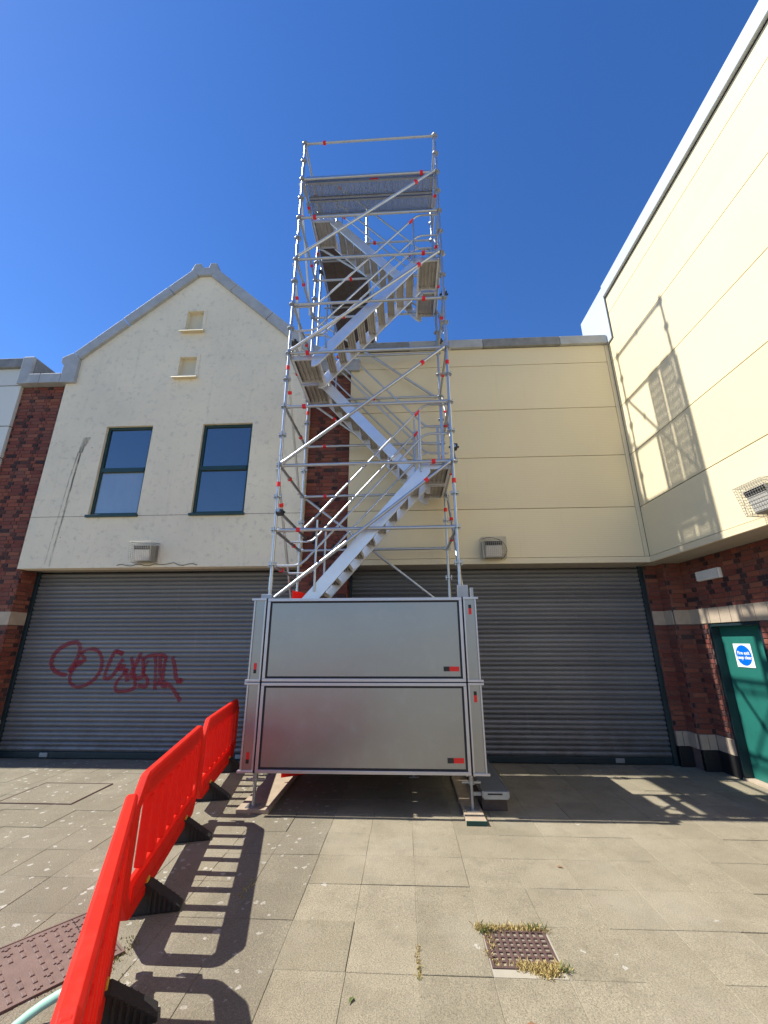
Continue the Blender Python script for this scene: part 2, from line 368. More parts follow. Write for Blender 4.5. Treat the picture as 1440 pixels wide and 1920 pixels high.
# ------------------------------------------------------------------ bricks
BRK = [(.20, .060, .043), (.165, .049, .038), (.235, .075, .048), (.18, .066, .050), (.25, .092, .058)]
DARK = [(.060, .028, .028), (.042, .023, .027), (.080, .036, .032)]
_bm = {}
def brick_mesh(w, h, d, ti, dark):
    key = (round(w, 3), round(h, 3), ti, dark)
    if key not in _bm:
        b = MB(); e = .004
        b.add([(-w/2, 0, -h/2), (w/2, 0, -h/2), (w/2, 0, h/2), (-w/2, 0, h/2),
               (-w/2, -d+e, -h/2), (w/2, -d+e, -h/2), (w/2, -d+e, h/2), (-w/2, -d+e, h/2),
               (-w/2+e, -d, -h/2+e), (w/2-e, -d, -h/2+e), (w/2-e, -d, h/2-e), (-w/2+e, -d, h/2-e)],
              [(0, 1, 5, 4), (1, 2, 6, 5), (2, 3, 7, 6), (3, 0, 4, 7), (4, 5, 9, 8), (5, 6, 10, 9), (6, 7, 11, 10), (7, 4, 8, 11), (8, 9, 10, 11)])
        m = b.mesh('brick', 'brick'); col = (DARK if dark else BRK)[ti]; settint(m, [(*col, 1)]*len(m.polygons)); _bm[key] = m
    return _bm[key]
def brickwork(parent, facing, plane, u0, u1, z0, z1, holes=(), limit=300, dark_p=.42, stuff_name='brickwork'):
    """Flemish bond on a wall. facing '-Y': u is X, plane is Y. facing '-X': u is Y, plane is X."""
    d = .012; items = []; rowh = .075; nrow = int(round((z1-z0)/rowh)); rowh = (z1-z0)/nrow
    for r in range(nrow):
        z = z0+rowh*(r+.5); u = u0; k = r % 2
        if r % 2: u = u0-.06
        while u < u1-.01:
            w = .215 if k == 0 else .1025
            a, b = max(u, u0), min(u+w, u1)
            for h in holes:
                if h[2] < z < h[3]:
                    if a < h[0] < b: b = h[0]
                    elif a < h[1] < b: a = h[1]
            if b-a > .03 and not any(h[0] < (a+b)/2 < h[1] and h[2] < z < h[3] for h in holes):
                items.append((a, b, z, k))
            u += w+.010; k = 1-k
    rec = []
    for a, b, z, k in items:
        uc = (a+b)/2
        P = (uc, plane, z) if facing == '-Y' else (plane, uc, z)
        q = project(P); key = 1e9
        if q and -10 < q[0] < 1450 and -10 < q[1] < 1930: key = q[2]
        dark = R.random() < (dark_p if k else .05)
        rec.append((key, P, round((b-a)/.0125)*.0125, rowh-.010, R.randrange(3) if dark else R.choice((0, 0, 1, 1, 2, 3, 3, 4)), dark))
    rec.sort(key=lambda x: x[0])
    ang = {'-Y': 0, '-X': -math.pi/2, '+X': math.pi/2}[facing]
    big = MB(); cols = []
    for i, (key, P, w, h, ti, dark) in enumerate(rec):
        m = brick_mesh(w, h, d, ti, dark)
        jit = R.uniform(-.0015, .0015)
        if i < limit and key < 1e8:
            o = link('brick', m, parent, (P[0], P[1]+jit, P[2]) if facing == '-Y' else (P[0]+jit, P[1], P[2])); o.rotation_euler.z = ang
        else:
            ca, sa = math.cos(ang), math.sin(ang)
            big.add([(P[0]+v.co.x*ca-v.co.y*sa, P[1]+v.co.x*sa+v.co.y*ca, P[2]+v.co.z) for v in m.vertices], [tuple(p.vertices) for p in m.polygons])
            cols += [(*(DARK if dark else BRK)[ti], 1)]*len(m.polygons)
    if big.f:
        m = big.mesh(stuff_name, 'brick', W[parent.name]); settint(m, cols)
        o = link(stuff_name, m, parent); o['kind'] = 'stuff'

# ================================================================== SETTING: ground and paving
g = MB().add([(-3000, -3000, -.06), (3000, -3000, -.06), (3000, 3000, -.06), (-3000, 3000, -.06)], [(0, 1, 2, 3)])
o = link('ground', g.mesh('ground', 'ground')); o['kind'] = 'structure'
g = MB().box(-16, 7, -12, 8.2, -.055, -.006)
paving = link('paving', g.mesh('paving', 'bed')); paving['kind'] = 'structure'
PX, PY, X0, Y0 = .441, .470, -.83, 3.18
slabm = []
for k in range(5):
    b = MB().bbox(-PX/2+.0010, PX/2-.0010, -PY/2+.0010, PY/2-.0010, -.04, 0, .0022)
    m = b.mesh('slab', 'slab'); slabm.append(m)
cells = []
for i in range(-33, 13):
    for j in range(-30, 11):
        xc = X0+PX*(i+.5); yc = Y0+PY*(j+.5)
        if i == 3 and j == 0: continue                          # the gully stands in this cell
        if yc > 7.95 or xc < -15.4: continue
        q = project((xc, yc, 0)); vis = bool(q and -60 < q[0] < 1500 and q[1] < 1960)
        cells.append((0 if vis else 1, (xc*xc+yc*yc), xc, yc))
cells.sort()
rest = MB()
for n, (v, dd, xc, yc) in enumerate(cells):
    dz = R.uniform(-.003, .002); tx, ty = R.gauss(0, .0025), R.gauss(0, .0025)
    if v == 0 and n < 300:
        o = link('slab', R.choice(slabm), paving, (xc+R.uniform(-.002, .002), yc+R.uniform(-.002, .002), dz))
        o.rotation_euler = (tx, ty, R.gauss(0, .0025))
    else: rest.bbox(xc-PX/2+.004, xc+PX/2-.004, yc-PY/2+.004, yc+PY/2-.004, -.04, dz, .004)
o = part('outer_slabs', rest, 'slab', paving); o['kind'] = 'stuff'
# cement fill round the gully
part('cement_fill', MB().box(.494, .933, 3.181, 3.245, -.009, -.002).box(.494, .933, 3.595, 3.649, -.009, -.002)
     .box(.494, .50, 3.245, 3.595, -.009, -.002).box(.918, .933, 3.245, 3.595, -.009, -.002), 'cement', paving)

# ================================================================== BUILDINGS
YC = 7.40; YS = 7.70; YB = 7.30
def slat_profile(t):   # t 0..1 over the pitch, returns outward bulge
    return .024*math.sin(math.pi*min(max((t-.10)/.90, 0), 1))**.8 if t > .10 else -.004
PITCH_S = .0762
def roller(building, x0, x1, ztop, name_label):
    sh = part('roller_shutter', MB().box(x0-.02, x1+.02, YS+.04, YS+.06, 0, ztop), 'gasket', building); sh['label'] = name_label
    ns = 8; vs = []; L = x1-x0-.10
    for k in range(ns+1):
        t = k/ns; vs += [(-L/2, -slat_profile(t), t*PITCH_S), (L/2, -slat_profile(t), t*PITCH_S)]
    fs = [(2*k, 2*k+1, 2*k+3, 2*k+2) for k in range(ns)]
    b = MB().add(vs, fs, True).add([(-L/2, .004, 0), (L/2, .004, 0), (L/2, -slat_profile(0), 0), (-L/2, -slat_profile(0), 0)], [(0, 1, 2, 3)])
    sm = b.mesh('slat', 'shutter')
    z = .11; 
    while z+PITCH_S < ztop-.01:
        q_ = link('slat', sm, sh, ((x0+x1)/2, YS+R.uniform(-.003, .001), z)); q_.rotation_euler = (R.gauss(0, .03), R.gauss(0, .0006), R.gauss(0, .0003)); z += PITCH_S
    part('bottom_rail', MB().box(x0+.05, x1-.05, YS-.025, YS+.02, .012, .108), 'shutter_rail', sh, .006)
    part('guide_rail', MB().box(x0, x0+.07, YS-.06, YS+.035, 0, ztop), 'shutter_rail', sh, .004)
    part('guide_rail', MB().box(x1-.07, x1, YS-.06, YS+.035, 0, ztop), 'shutter_rail', sh, .004)
    for lx in (x0+.9, x1-.9): part('lock_box', MB().box(lx-.07, lx+.07, YS-.045, YS-.024, .03, .095), 'galv_dull', sh, .004)
    return sh
def stone_course(core, facing, plane, u0, u1, z0, z1, n, mat='stone', proud=.016):
    w = (u1-u0)/n
    for k in range(n):
        a, b = u0+k*w+.004, u0+(k+1)*w-.004
        mb = MB().box(a, b, plane-proud, plane+.05, z0+.004, z1-.004) if facing == '-Y' else MB().box(plane-proud, plane+.05, a, b, z0+.004, z1-.004)
        part('stone', mb, mat, core, .003)

# ---------- gabled building (left)
GX0, GX1, GAP = -7.28, -1.88, -4.53
FIT = True
gab = thing('gabled_building', 'cream rendered gabled building with two tall windows, brick pilasters and grey shutter below', 'building', (-4.58, 7.4, 0))
SH_L, SH_R = -7.05, 2*GAP+7.05
def gtop(x):
    if x <= SH_L: return 7.42
    if x >= SH_R: return 7.42
    if abs(x-GAP) <= .14: return 10.08
    t = (x-SH_L)/(GAP-.14-SH_L) if x < GAP else (SH_R-x)/(SH_R-GAP-.14)
    return 7.86+t*(10.08-7.86)
xs = sorted([GX0, SH_L-1e-4, SH_L, -6.13, -5.14, -4.82, -4.42, -4.08, -3.04, SH_R, SH_R+1e-4, GX1, GAP-.14, GAP+.14])
zs = [3.22, 4.22, 4.24, 6.19, 7.40, 7.86, 8.60, 9.10, 10.2]
holes = [(-6.13, -5.14, 4.24, 6.19), (-4.08, -3.04, 4.24, 6.19), (-4.82, -4.42, 7.40, 7.86), (-4.82, -4.42, 8.60, 9.10)]
wall = MB(); idx = {}
def vid(x, z):
    k = (round(x, 4), round(z, 4))
    if k not in idx: idx[k] = len(wall.v); wall.v.append((x, YC, z))
    return idx[k]
for a, b in zip(xs, xs[1:]):
    if b-a < 1e-3: continue
    for c, d in zip(zs, zs[1:]):
        mx, mz = (a+b)/2, (c+d)/2
        if any(h[0] < mx < h[1] and h[2] < mz < h[3] for h in holes): continue
        ta, tb = gtop(a+1e-5), gtop(b-1e-5)
        poly = [(a, c), (b, c), (b, d), (a, d)]
        out = []
        for p, q in zip(poly, poly[1:]+poly[:1]):              # clip below the gable line
            fp = ta+(tb-ta)*(p[0]-a)/(b-a)-p[1]; fq = ta+(tb-ta)*(q[0]-a)/(b-a)-q[1]
            if fp >= 0: out.append(p)
            if fp*fq < 0:
                s_ = fp/(fp-fq); out.append((p[0]+(q[0]-p[0])*s_, p[1]+(q[1]-p[1])*s_))
        ids = []
        for p in out:
            i_ = vid(*p)
            if i_ not in ids: ids.append(i_)
        if len(ids) > 2: wall.f.append(tuple(ids)); wall.sm.append(False)
o = part('wall', wall, 'stucco', gab)
sm = o.modifiers.new('solid', 'SOLIDIFY'); sm.thickness = .22; sm.offset = -1
part('soffit', MB().box(GX0+.01, GX1-.01, YC+.01, YS+.4, 3.235, 3.27), 'soffit', gab)
part('render_joint', MB().box(GX0, -6.13, YC-.002, YC+.01, 4.226, 4.234).box(-5.14, -4.08, YC-.002, YC+.01, 4.226, 4.234).box(-3.04, GX1, YC-.002, YC+.01, 4.226, 4.234), 'mortar', gab)
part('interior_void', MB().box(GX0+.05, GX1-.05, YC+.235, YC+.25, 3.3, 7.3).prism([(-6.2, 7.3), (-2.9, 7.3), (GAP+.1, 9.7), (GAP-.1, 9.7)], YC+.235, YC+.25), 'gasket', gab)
# vents: recessed back panel, frame bead and splayed sill
for z0, z1 in ((7.40, 7.86), (8.60, 9.10)):
    v = part('wall_vent', MB().box(-4.83, -4.41, YC+.09, YC+.12, z0-.01, z1+.01), 'clad_trim', gab)
    part('vent_surround', MB().box(-4.88, -4.808, YC-.012, YC+.095, z0-.02, z1+.04).box(-4.432, -4.36, YC-.012, YC+.095, z0-.02, z1+.04).box(-4.808, -4.432, YC-.011, YC+.095, z1-.012, z1+.039), 'stucco', v, .004)
    part('vent_sill', MB().hull8([(-4.90, YC-.10, z0-.12), (-4.34, YC-.10, z0-.12), (-4.38, YC+.02, z0-.10), (-4.86, YC+.02, z0-.10),
                                   (-4.88, YC-.06, z0-.06), (-4.36, YC-.06, z0-.06), (-4.40, YC+.10, z0+.02), (-4.84, YC+.10, z0+.02)]), 'clad_trim', v)
# windows
for x0, x1, wl in ((-6.13, -5.14, 'tall green framed window nearer the brick pilaster edge'), (-4.08, -3.04, 'tall green framed window nearer the scaffold tower')):
    z0, z1 = 4.24, 6.19; yy = YC+.055; f = .055
    w = part('window', MB().box(x0, x0+f, yy, yy+.07, z0, z1).box(x1-f, x1, yy, yy+.07, z0, z1).box(x0+f, x1-f, yy, yy+.07, z1-f, z1).box(x0+f, x1-f, yy, yy+.07, z0, z0+.07), 'green_paint', gab, .004)
    w['label'] = wl
    part('transom', MB().box(x0+f, x1-f, yy-.02, yy+.06, 5.17, 5.26), 'green_paint', w, .004)
    part('pane', MB().box(x0+f, x1-f, yy+.03, yy+.036, 5.26, z1-f), 'glass', w)
    part('pane', MB().box(x0+f, x1-f, yy+.025, yy+.031, z0+.07, 5.17), 'glass_blind' if x0 < -5 else 'glass', w)
    part('sill', MB().box(x0-.02, x1+.02, YC-.05, yy+.02, z0-.035, z0+.012), 'green_paint', w, .004)
    if x0 > -5: part('blind', MB().box(x0+.08, x1-.35, yy+.05, yy+.052, z0+.08, 5.0), 'lens', w)
# coping stones of the gable
cy0, cy1 = YC-.07, YC+.42
def cop(pts, mat='coping'): part('coping_stone', MB().prism(pts, cy0+R.uniform(-.002, .002), cy1), mat, gab, .008)
def rake(side):
    s = side
    X = lambda x: x if s < 0 else 2*GAP-x
    P = [(-7.05, 7.86), (-6.10, 8.746), (-5.20, 9.586), (-4.68, 10.071)]
    for (xa, za), (xb, zb) in zip(P, P[1:]):
        e = .006
        pts = [(X(xa+e), za+e), (X(xb-e), zb-e), (X(xb-.155-e), zb+.165-e), (X(xa-.155+e), za+.165+e)]
        if s > 0: pts = pts[::-1]
        cop(pts)
    k = [(X(-7.05), 7.265), (X(-7.05), 7.85), (X(-7.21), 8.02), (X(-7.45), 7.90), (X(-7.45), 7.78), (X(-7.38), 7.70), (X(-7.38), 7.50), (X(-7.38), 7.265)]
    cop(k if s < 0 else k[::-1])
rake(-1); rake(1)
cop([(-4.685, 10.08), (-4.375, 10.08), (-4.20, 10.22), (-4.27, 10.42), (-4.42, 10.42), (-4.45, 10.30), (-4.61, 10.30), (-4.64, 10.42), (-4.79, 10.42), (-4.86, 10.22)])
cop([(-7.85, 7.27), (-7.388, 7.27), (-7.388, 7.50), (-7.85, 7.50)]); cop([(-8.10, 7.27), (-7.858, 7.27), (-7.858, 7.50), (-8.10, 7.50)])
cop([(-1.665, 7.33), (-.85, 7.33), (-.85, 7.62), (-1.665, 7.56)])
# pitched roof going back
part('roof', MB().hull8([(-7.1, YC+.42, 7.7), (GAP, YC+.42, 9.95), (GAP, 16, 9.95), (-7.1, 16, 7.7), (-7.1, YC+.42, 7.8), (GAP, YC+.42, 10.05), (GAP, 16, 10.05), (-7.1, 16, 7.8)])
     .hull8([(GAP, YC+.42, 9.94), (SH_R, YC+.42, 7.7), (SH_R, 16, 7.7), (GAP, 16, 9.94), (GAP, YC+.42, 10.04), (SH_R, YC+.42, 7.8), (SH_R, 16, 7.8), (GAP, 16, 10.04)]), 'roof', gab)
# pilasters
FIT = False
for x0, x1, z1 in ((-8.095, -7.084, 7.122), (-1.897, -1.010, 7.18)):
    core = part('brick_pilaster', MB().box(x0+.002, x1-.002, YB, YS+.3, 0, 3.185).box(x0+.002, x1+(.05 if x0 < -5 else -.002), YB, YS+.3, 3.187, z1), 'mortar', gab)
    band = (x0-1, x1+1, 2.19, 2.43)
    brickwork(core, '-Y', YB, x0, x1, .60, z1, holes=[band])
    brickwork(core, '+X', x1, YB-.012, YS-.07, .60, 3.17, holes=[(-99, 99, 2.19, 2.43)], limit=0, stuff_name='jamb_brickwork')
    part('stone_course', MB().box(x0+.001, x1+.013, YB-.014, YS-.07, 2.196, 2.424), 'stone', core, .004)
    part('plinth', MB().box(x0-.01, x1+.02, YB-.03, YS-.07, .36, .60), 'stone', core, .004)
    part('plinth_base', MB().box(x0-.01, x1+.022, YB-.035, YS-.07, 0, .358), 'black_paint', core, .004)
shut_l = roller(gab, -7.09, -1.89, 3.195, 'grey roller shutter with red graffiti')
# graffiti ribbons following the slats
def zoom_pt(x, y):
    u, v = x/2.769, 1000+y/2.769
    d = fw+rt*((u-720)/F_PX)-up*((v-960)/F_PX); t = (YS-.024)/d.y
    return d.x*t, CAM_H+d.z*t
strokes = [
 [(345, 735), (300, 725), (268, 690), (275, 640), (310, 600), (360, 572), (405, 567), (415, 600), (400, 650), (375, 690), (355, 720)],
 [(362, 720), (400, 672), (440, 658), (425, 620), (480, 600), (520, 625), (527, 690), (500, 745), (450, 785), (395, 798), (365, 775), (365, 735), (395, 690), (432, 668)],
 [(640, 630), (603, 612), (578, 650), (555, 705), (542, 752), (580, 742), (618, 695), (652, 690)],
 [(640, 650), (612, 700), (650, 715), (604, 775), (606, 818), (688, 808), (700, 760), (682, 642)],
 [(735, 620), (700, 690), (682, 742), (740, 742), (742, 640)], [(770, 660), (742, 720), (765, 760), (755, 795), (715, 790)],
 [(742, 660), (775, 636), (850, 632), (862, 660)], [(806, 640), (808, 700), (803, 812)], [(832, 640), (828, 740), (824, 790)],
 [(862, 640), (848, 720), (842, 790), (868, 790)], [(895, 640), (908, 700), (914, 752), (942, 766), (915, 772)], [(846, 768), (890, 800), (920, 845), (936, 872)], [(655, 700), (660, 770)], [(600, 615), (640, 622)]]
gv = MB(); fade = []
def shut_y(z):
    t = ((z-.11)/PITCH_S) % 1.0; return YS-max(slat_profile(t), .004)-.0075
for st in strokes:
    pts = [Vector(zoom_pt(*p)) for p in st]; path = []
    for i in range(len(pts)-1):                                # Catmull-Rom
        p0, p1, p2, p3 = pts[max(i-1, 0)], pts[i], pts[i+1], pts[min(i+2, len(pts)-1)]
        n = max(3, int((p2-p1).length/.012))
        for k in range(n):
            t = k/n; path.append(.5*((2*p1)+(p2-p0)*t+(2*p0-5*p1+4*p2-p3)*t*t+(3*p1-p0-3*p2+p3)*t**3))
    path.append(pts[-1]); rows = []
    hw = R.uniform(.046, .060); nw = 9
    for i, p in enumerate(path):
        d = (path[min(i+1, len(path)-1)]-path[max(i-1, 0)]).normalized(); nrm = Vector((-d.y, d.x)); b0 = len(gv.v)
        for k in range(nw):
            q = p+nrm*hw*(k/(nw-1)*2-1); gv.v.append((q.x, shut_y(q.y), q.y)); fade.append((1.0 if abs(k/(nw-1)*2-1) < .55 else .34*(1-abs(k/(nw-1)*2-1))/.45)*(.78+.22*math.sin(i*.07+len(st))))
        rows.append(b0)
    for a, b in zip(rows, rows[1:]):
        for k in range(nw-1): gv.f.append((a+k, a+k+1, b+k+1, b+k)); gv.sm.append(True)
go = part('graffiti', gv, 'spray', shut_l); go['label'] = 'red spray painted scribble on the grey shutter'
at = go.data.attributes.new('fade', 'FLOAT', 'POINT'); at.data.foreach_set('value', fade)
# drip stain under a leak on the render
sv = MB(); sf = []
def strip(path, w0, w1, f0, f1):
    n = len(path)-1; rows = []
    for i, (x, z) in enumerate(path):
        t = i/n; w = w0+(w1-w0)*t; f = f0+(f1-f0)*t; b0 = len(sv.v)
        for k in (-1, -.4, .4, 1): sv.v.append((x+k*w, YC-.0025, z)); sf.append(f*(0 if abs(k) == 1 else 1))
        rows.append(b0)
    for a, b in zip(rows, rows[1:]):
        for k in range(3): sv.f.append((a+k, b+k, b+k+1, a+k+1)); sv.sm.append(False)
strip([(-6.50, 5.95), (-6.52, 5.85), (-6.56, 5.72), (-6.57, 5.6)], .10, .05, .5, .85)
strip([(-6.57, 5.62), (-6.60, 5.0), (-6.62, 4.2), (-6.66, 3.5), (-6.66, 3.25)], .028, .02, .85, .35)
strip([(-6.62, 5.62), (-6.68, 5.0), (-6.72, 4.2), (-6.76, 3.3)], .018, .014, .6, .25)
FIT = True
so = part('drip_stain', sv, 'stain', gab); at = so.data.attributes.new('fade', 'FLOAT', 'POINT'); at.data.foreach_set('value', sf)

# ---------- wing at the far left
FIT = True
lw = thing('cream_wing', 'pale panel-clad wing with a weathered coping at the left edge', 'building', (-10, 7.45, 0))
for z0, z1 in ((3.22, 4.20), (4.21, 5.55), (5.56, 6.28), (6.29, 7.28), (7.29, 7.72)): part('cladding_panel', MB().box(-16, -8.325, 7.43, 7.52, z0+.006, z1-.006), 'clad_pale', lw)
part('backing_wall', MB().box(-16, -8.33, 7.46, 8.1, 0, 7.72), 'mortar', lw)
part('coping_stone', MB().box(-16, -8.36, 7.36, 7.9, 7.72, 7.95), 'coping_old', lw, .01)
part('coping_stone', MB().box(-8.356, -8.104, 7.335, 8.9, 7.27, 7.955), 'coping', lw, .01)
part('return_wall', MB().box(-8.36, -8.112, 8.91, 12, 7.0, 7.93), 'coping_old', lw)
part('return_face', MB().box(-8.10, -8.092, 7.40, 9.6, 7.48, 7.93), 'coping_old', lw)

# ---------- flat roofed building in the middle
FX0, FX1 = -1.035, 4.345
flat = thing('flat_roofed_building', 'flat roofed building with cream horizontal cladding above a plain grey shutter', 'building', (1.6, 7.4, 0))
part('backing_wall', MB().box(FX0+.01, FX1+.2, YC+.03, YC+.3, 3.25, 7.9), 'gasket', flat)
jz = [3.315, 4.24, 5.285, 6.33, 7.378, 7.80]
for a, b in zip(jz, jz[1:]): part('cladding_panel', MB().box(FX0, 4.262, YC, YC+.025, a+.005, b-.005), 'clad', flat, .003)
part('corner_trim', MB().box(4.270, FX1, YC+.001, YC+.025, 3.32, 7.80), 'clad_trim', flat, .002)
part('bottom_trim', MB().box(FX0, FX1-.003, YC-.012, YC+.03, 3.212, 3.312), 'clad_trim', flat, .003)
part('soffit', MB().box(FX0+.01, FX1-.01, YC+.032, YS+.4, 3.216, 3.26), 'soffit', flat)
for k, (a, b) in enumerate(((-1.05, .2), (.2, 1.75), (1.75, 3.35), (3.35, 4.31))):
    part('coping_piece', MB().box(a+.004, b-.004, YC-.07, YC+.45, 7.805, 8.0), 'coping' if k in (1, 3) else 'coping_old', flat, .008)
part('flat_roof', MB().box(FX0-.9, FX1+.3, YC+.3, 18, 7.2, 7.5), 'roof', flat)
FIT = False
roller(flat, -1.02, 4.315, 3.175, 'plain grey roller shutter without graffiti')

# ---------- tall building on the right
XW, XB, YCW = 4.234, 4.80, 7.20  # right wall numbers scaled about the camera like the upper facades
rb = thing('right_hand_building', 'tall cream clad building on the right with brick base and green fire door', 'building', (5.5, 3, 0))
jz = [3.277, 4.172, 5.184, 6.196, 7.208, 7.618]
YN = -4.0
for a, b in zip(jz, jz[1:]): part('cladding_panel', MB().box(XW, XW+.03, YN, YCW-.002, a+.007, b-(.007 if b < 7.5 else .0)), 'clad', rb)
for a, b in ((7.618, 8.222), (8.222, 8.614)): part('cladding_panel', MB().box(XW, XW+.03, YN, 6.971, a+(.0 if a < 7.7 else .007), b-.007), 'clad', rb)
part('bottom_trim', MB().box(XW-.012, XW+.03, YN, YCW-.014, 3.177, 3.274), 'clad_trim', rb, .003)
part('backing_wall', MB().box(XW+.032, 8, YN, 9.2, 3.27, 8.56), 'gasket', rb)
part('soffit', MB().box(XW+.03, 5.2, YN, YCW+.6, 3.182, 3.225), 'soffit', rb)
part('coping', MB().box(XW-.055, XW+.5, YN, 6.978, 8.628, 8.906), 'coping_pale', rb, .01)
part('coping_shadow_gap', MB().box(XW-.006, XW+.02, YN, 6.978, 8.604, 8.629).box(XW-.006, XW+.02, 6.972, 6.996, 7.631, 8.604), 'gasket', rb)
part('coping_return', MB().prism([(0, 0), (1, 0), (1, 1), (0, 1)], 0, 1) if 0 else MB().box(XW-.03, XW+.5, 6.998, 8.05, 7.641, 8.904), 'coping_pale', rb, .008)
# brick base: narrow pier beside the shutter, corner pier and side wall with the door
base = part('brick_base', MB().box(4.318, 4.53, 7.62, 7.9, 0, 3.185).box(4.53, 5.3, 7.37, 7.9, 0, 3.185).box(XB, 5.3, 7.0, 7.37, 0, 3.185).box(XB, 5.3, 6.0, 7.0, 2.15, 3.185).box(XB, 5.3, YN, 6.0, 0, 3.185), 'mortar', rb)
dh = (6.0, 7.0, -1, 2.15); bd = (-99, 99, 2.15, 2.39)
brickwork(base, '-Y', 7.62, 4.318, 4.53, .51, 3.175, holes=[bd], limit=60, stuff_name='pier_brickwork')
brickwork(base, '-Y', 7.37, 4.53, XB, .51, 3.175, holes=[bd], limit=90, stuff_name='pier_brickwork')
brickwork(base, '-X', 4.53, 7.37, 7.61, .51, 3.175, holes=[bd], limit=40, stuff_name='pier_brickwork')
brickwork(base, '-X', XB, YN, 7.37, .51, 3.175, holes=[bd, dh], limit=150, stuff_name='wall_brickwork')
for f_, pl_, u0, u1, n in (('-Y', 7.62, 4.318, 4.53, 1), ('-Y', 7.37, 4.53, XB, 1), ('-X', 4.53, 7.386, 7.60, 1), ('-X', XB, 5.36, 7.355, 9), ('-X', XB, YN, 5.36, 12)): stone_course(base, f_, pl_, u0, u1, 2.15, 2.39, n)
for f_, pl_, u0, u1, n in (('-Y', 7.62, 4.318, 4.53, 2), ('-Y', 7.37, 4.53, XB-.03, 2), ('-X', 4.53, 7.40, 7.59, 1), ('-X', XB, 7.005, 7.34, 3), ('-X', XB, YN, 5.995, 30)):
    stone_course(base, f_, pl_, u0, u1, .29, .51, n, proud=.03)
part('plinth_base', MB().box(4.318, 4.528, 7.58, 7.65, 0, .288).box(4.53, XB-.035, 7.335, 7.40, 0, .288).box(XB-.035, XB+.05, 7.0, 7.40, 0, .288).box(XB-.035, XB+.05, YN, 6.0, 0, .288), 'black_paint', base, .004)
door = part('fire_door', MB().box(4.925, 4.97, 6.05, 6.95, .03, 2.10), 'door_green', rb, .003)
part('door_frame', MB().box(4.797, 4.99, 6.952, 6.998, 0.03, 2.148).box(4.797, 4.99, 6.002, 6.048, 0.03, 2.148).box(4.80, 4.99, 6.048, 6.952, 2.102, 2.148), 'shutter_rail', door, .003)
part('threshold', MB().box(4.80, 4.98, 6.0, 7.0, .0, .028), 'stone', door)
part('letter_plate', MB().box(4.918, 4.926, 6.30, 6.36, .95, 1.12), 'galv_dull', door)

# ================================================================== SCAFFOLD STAIR TOWER
def Z(i): return i+1.41                                         # ledger level -> height
TL, TR, TF, TB = -1.82, .75, 5.605, 7.005
tw = thing('scaffold_tower', 'tall silver modular scaffold stair tower with grey sheet panels round its foot', 'scaffold tower', (-.535, 6.3, 0))
r_ = .0242
ros = MB()
for k in range(12):
    a0, a1 = 2*math.pi*k/12, 2*math.pi*(k+1)/12
    P = lambda a, r, z: (r*math.cos(a), r*math.sin(a), z)
    ros.add([P(a0, .024, -.0045), P(a1, .024, -.0045), P(a1, .061, -.0045), P(a0, .061, -.0045), P(a0, .024, .0045), P(a1, .024, .0045), P(a1, .061, .0045), P(a0, .061, .0045)],
            [(0, 3, 2, 1), (4, 5, 6, 7), (3, 7, 6, 2)])
for a in (0, 90, 180, 270):                                     # wedges sitting in the disc
    a = math.radians(a); c, s = math.cos(a), math.sin(a)
    ros.hull8([(c*x-s*y, s*x+c*y, z) for x, y, z in ((.034, -.006, -.03), (.052, -.006, -.03), (.052, .006, -.03), (.034, .006, -.03), (.034, -.006, .045), (.056, -.006, .045), (.056, .006, .045), (.034, .006, .045))])
rosm = ros.mesh('rosette', 'galv')
col_m = MB().tube((0, 0, -.09), (0, 0, .09), .0285).mesh('joint_sleeve', 'galv')
clip_x = MB().box(-.028, .028, -.027, .027, -.027, .027).mesh('marker_clip', 'red_clip')
clip_t = MB().tube((0, 0, -.035), (0, 0, .035), .030).mesh('marker_band', 'red_clip')
stds = {}
for key, x, y, top in (('LF', TL, TF, 10.07), ('RF', TR, TF-.01, 10.09), ('LB', TL+.01, TB, 10.07), ('RB', TR+.01, TB-.01, 10.07)):
    s = part('standard', MB().tube((x, y, .34), (x, y, Z(top)), r_), 'galv', tw); stds[key] = s
    i = -1.0
    while i <= 10.01: link('rosette', rosm, s, (x, y, Z(i))); i += .5
    for i in (1.25, 3.25, 5.25, 7.25, 9.25): link('joint_sleeve', col_m, s, (x, y, Z(i)))
    for i in R.sample((3.72, 4.72, 6.72, 7.8, 8.75, 2.7), 2): link('marker_band', clip_t, s, (x, y, Z(i)))
def head(mb, p, d):                                             # ledger end head
    p = Vector(p); d = Vector(d)
    a = p+d*.03; b = p+d*.075
    mb.tube(a, b, .031, 8)
def ledger(a, b, clip=None, name='ledger', r=.0242, mat='galv'):
    a = Vector(a); b = Vector(b); d = (b-a).normalized()
    mb = MB().tube(a+d*.05, b-d*.05, r); head(mb, a, d); head(mb, b, -d)
    o = part(name, mb, mat, tw)
    if clip is not None:
        p = a.lerp(b, clip); c = link('marker_clip', clip_x, o, p); c.rotation_euler = d.to_track_quat('X', 'Z').to_euler()
    return o
cl = {10: .15, 9: .89, 8: .11, 7: .88, 6: .87, 5: .12, 4: .12, 3: .89, 2: .13}
for i in range(1, 11):
    ledger((TL, TF, Z(i)), (TR, TF-.01, Z(i)+.012), cl.get(i))                          # front
    if i <= 9: ledger((TL+.01, TB, Z(i)), (TR+.01, TB-.01, Z(i)+.012), {4: .14, 3: .16, 7: .25, 8: .3, 6: .22}.get(i, .5 if i > 4 else None))  # back
    for x, cc in ((TL, .38 if i % 2 else .72), (TR, .5 if i % 3 else .3)):
        ledger((x, TF, Z(i)), (x+.01, TB, Z(i)), cc)                                     # sides
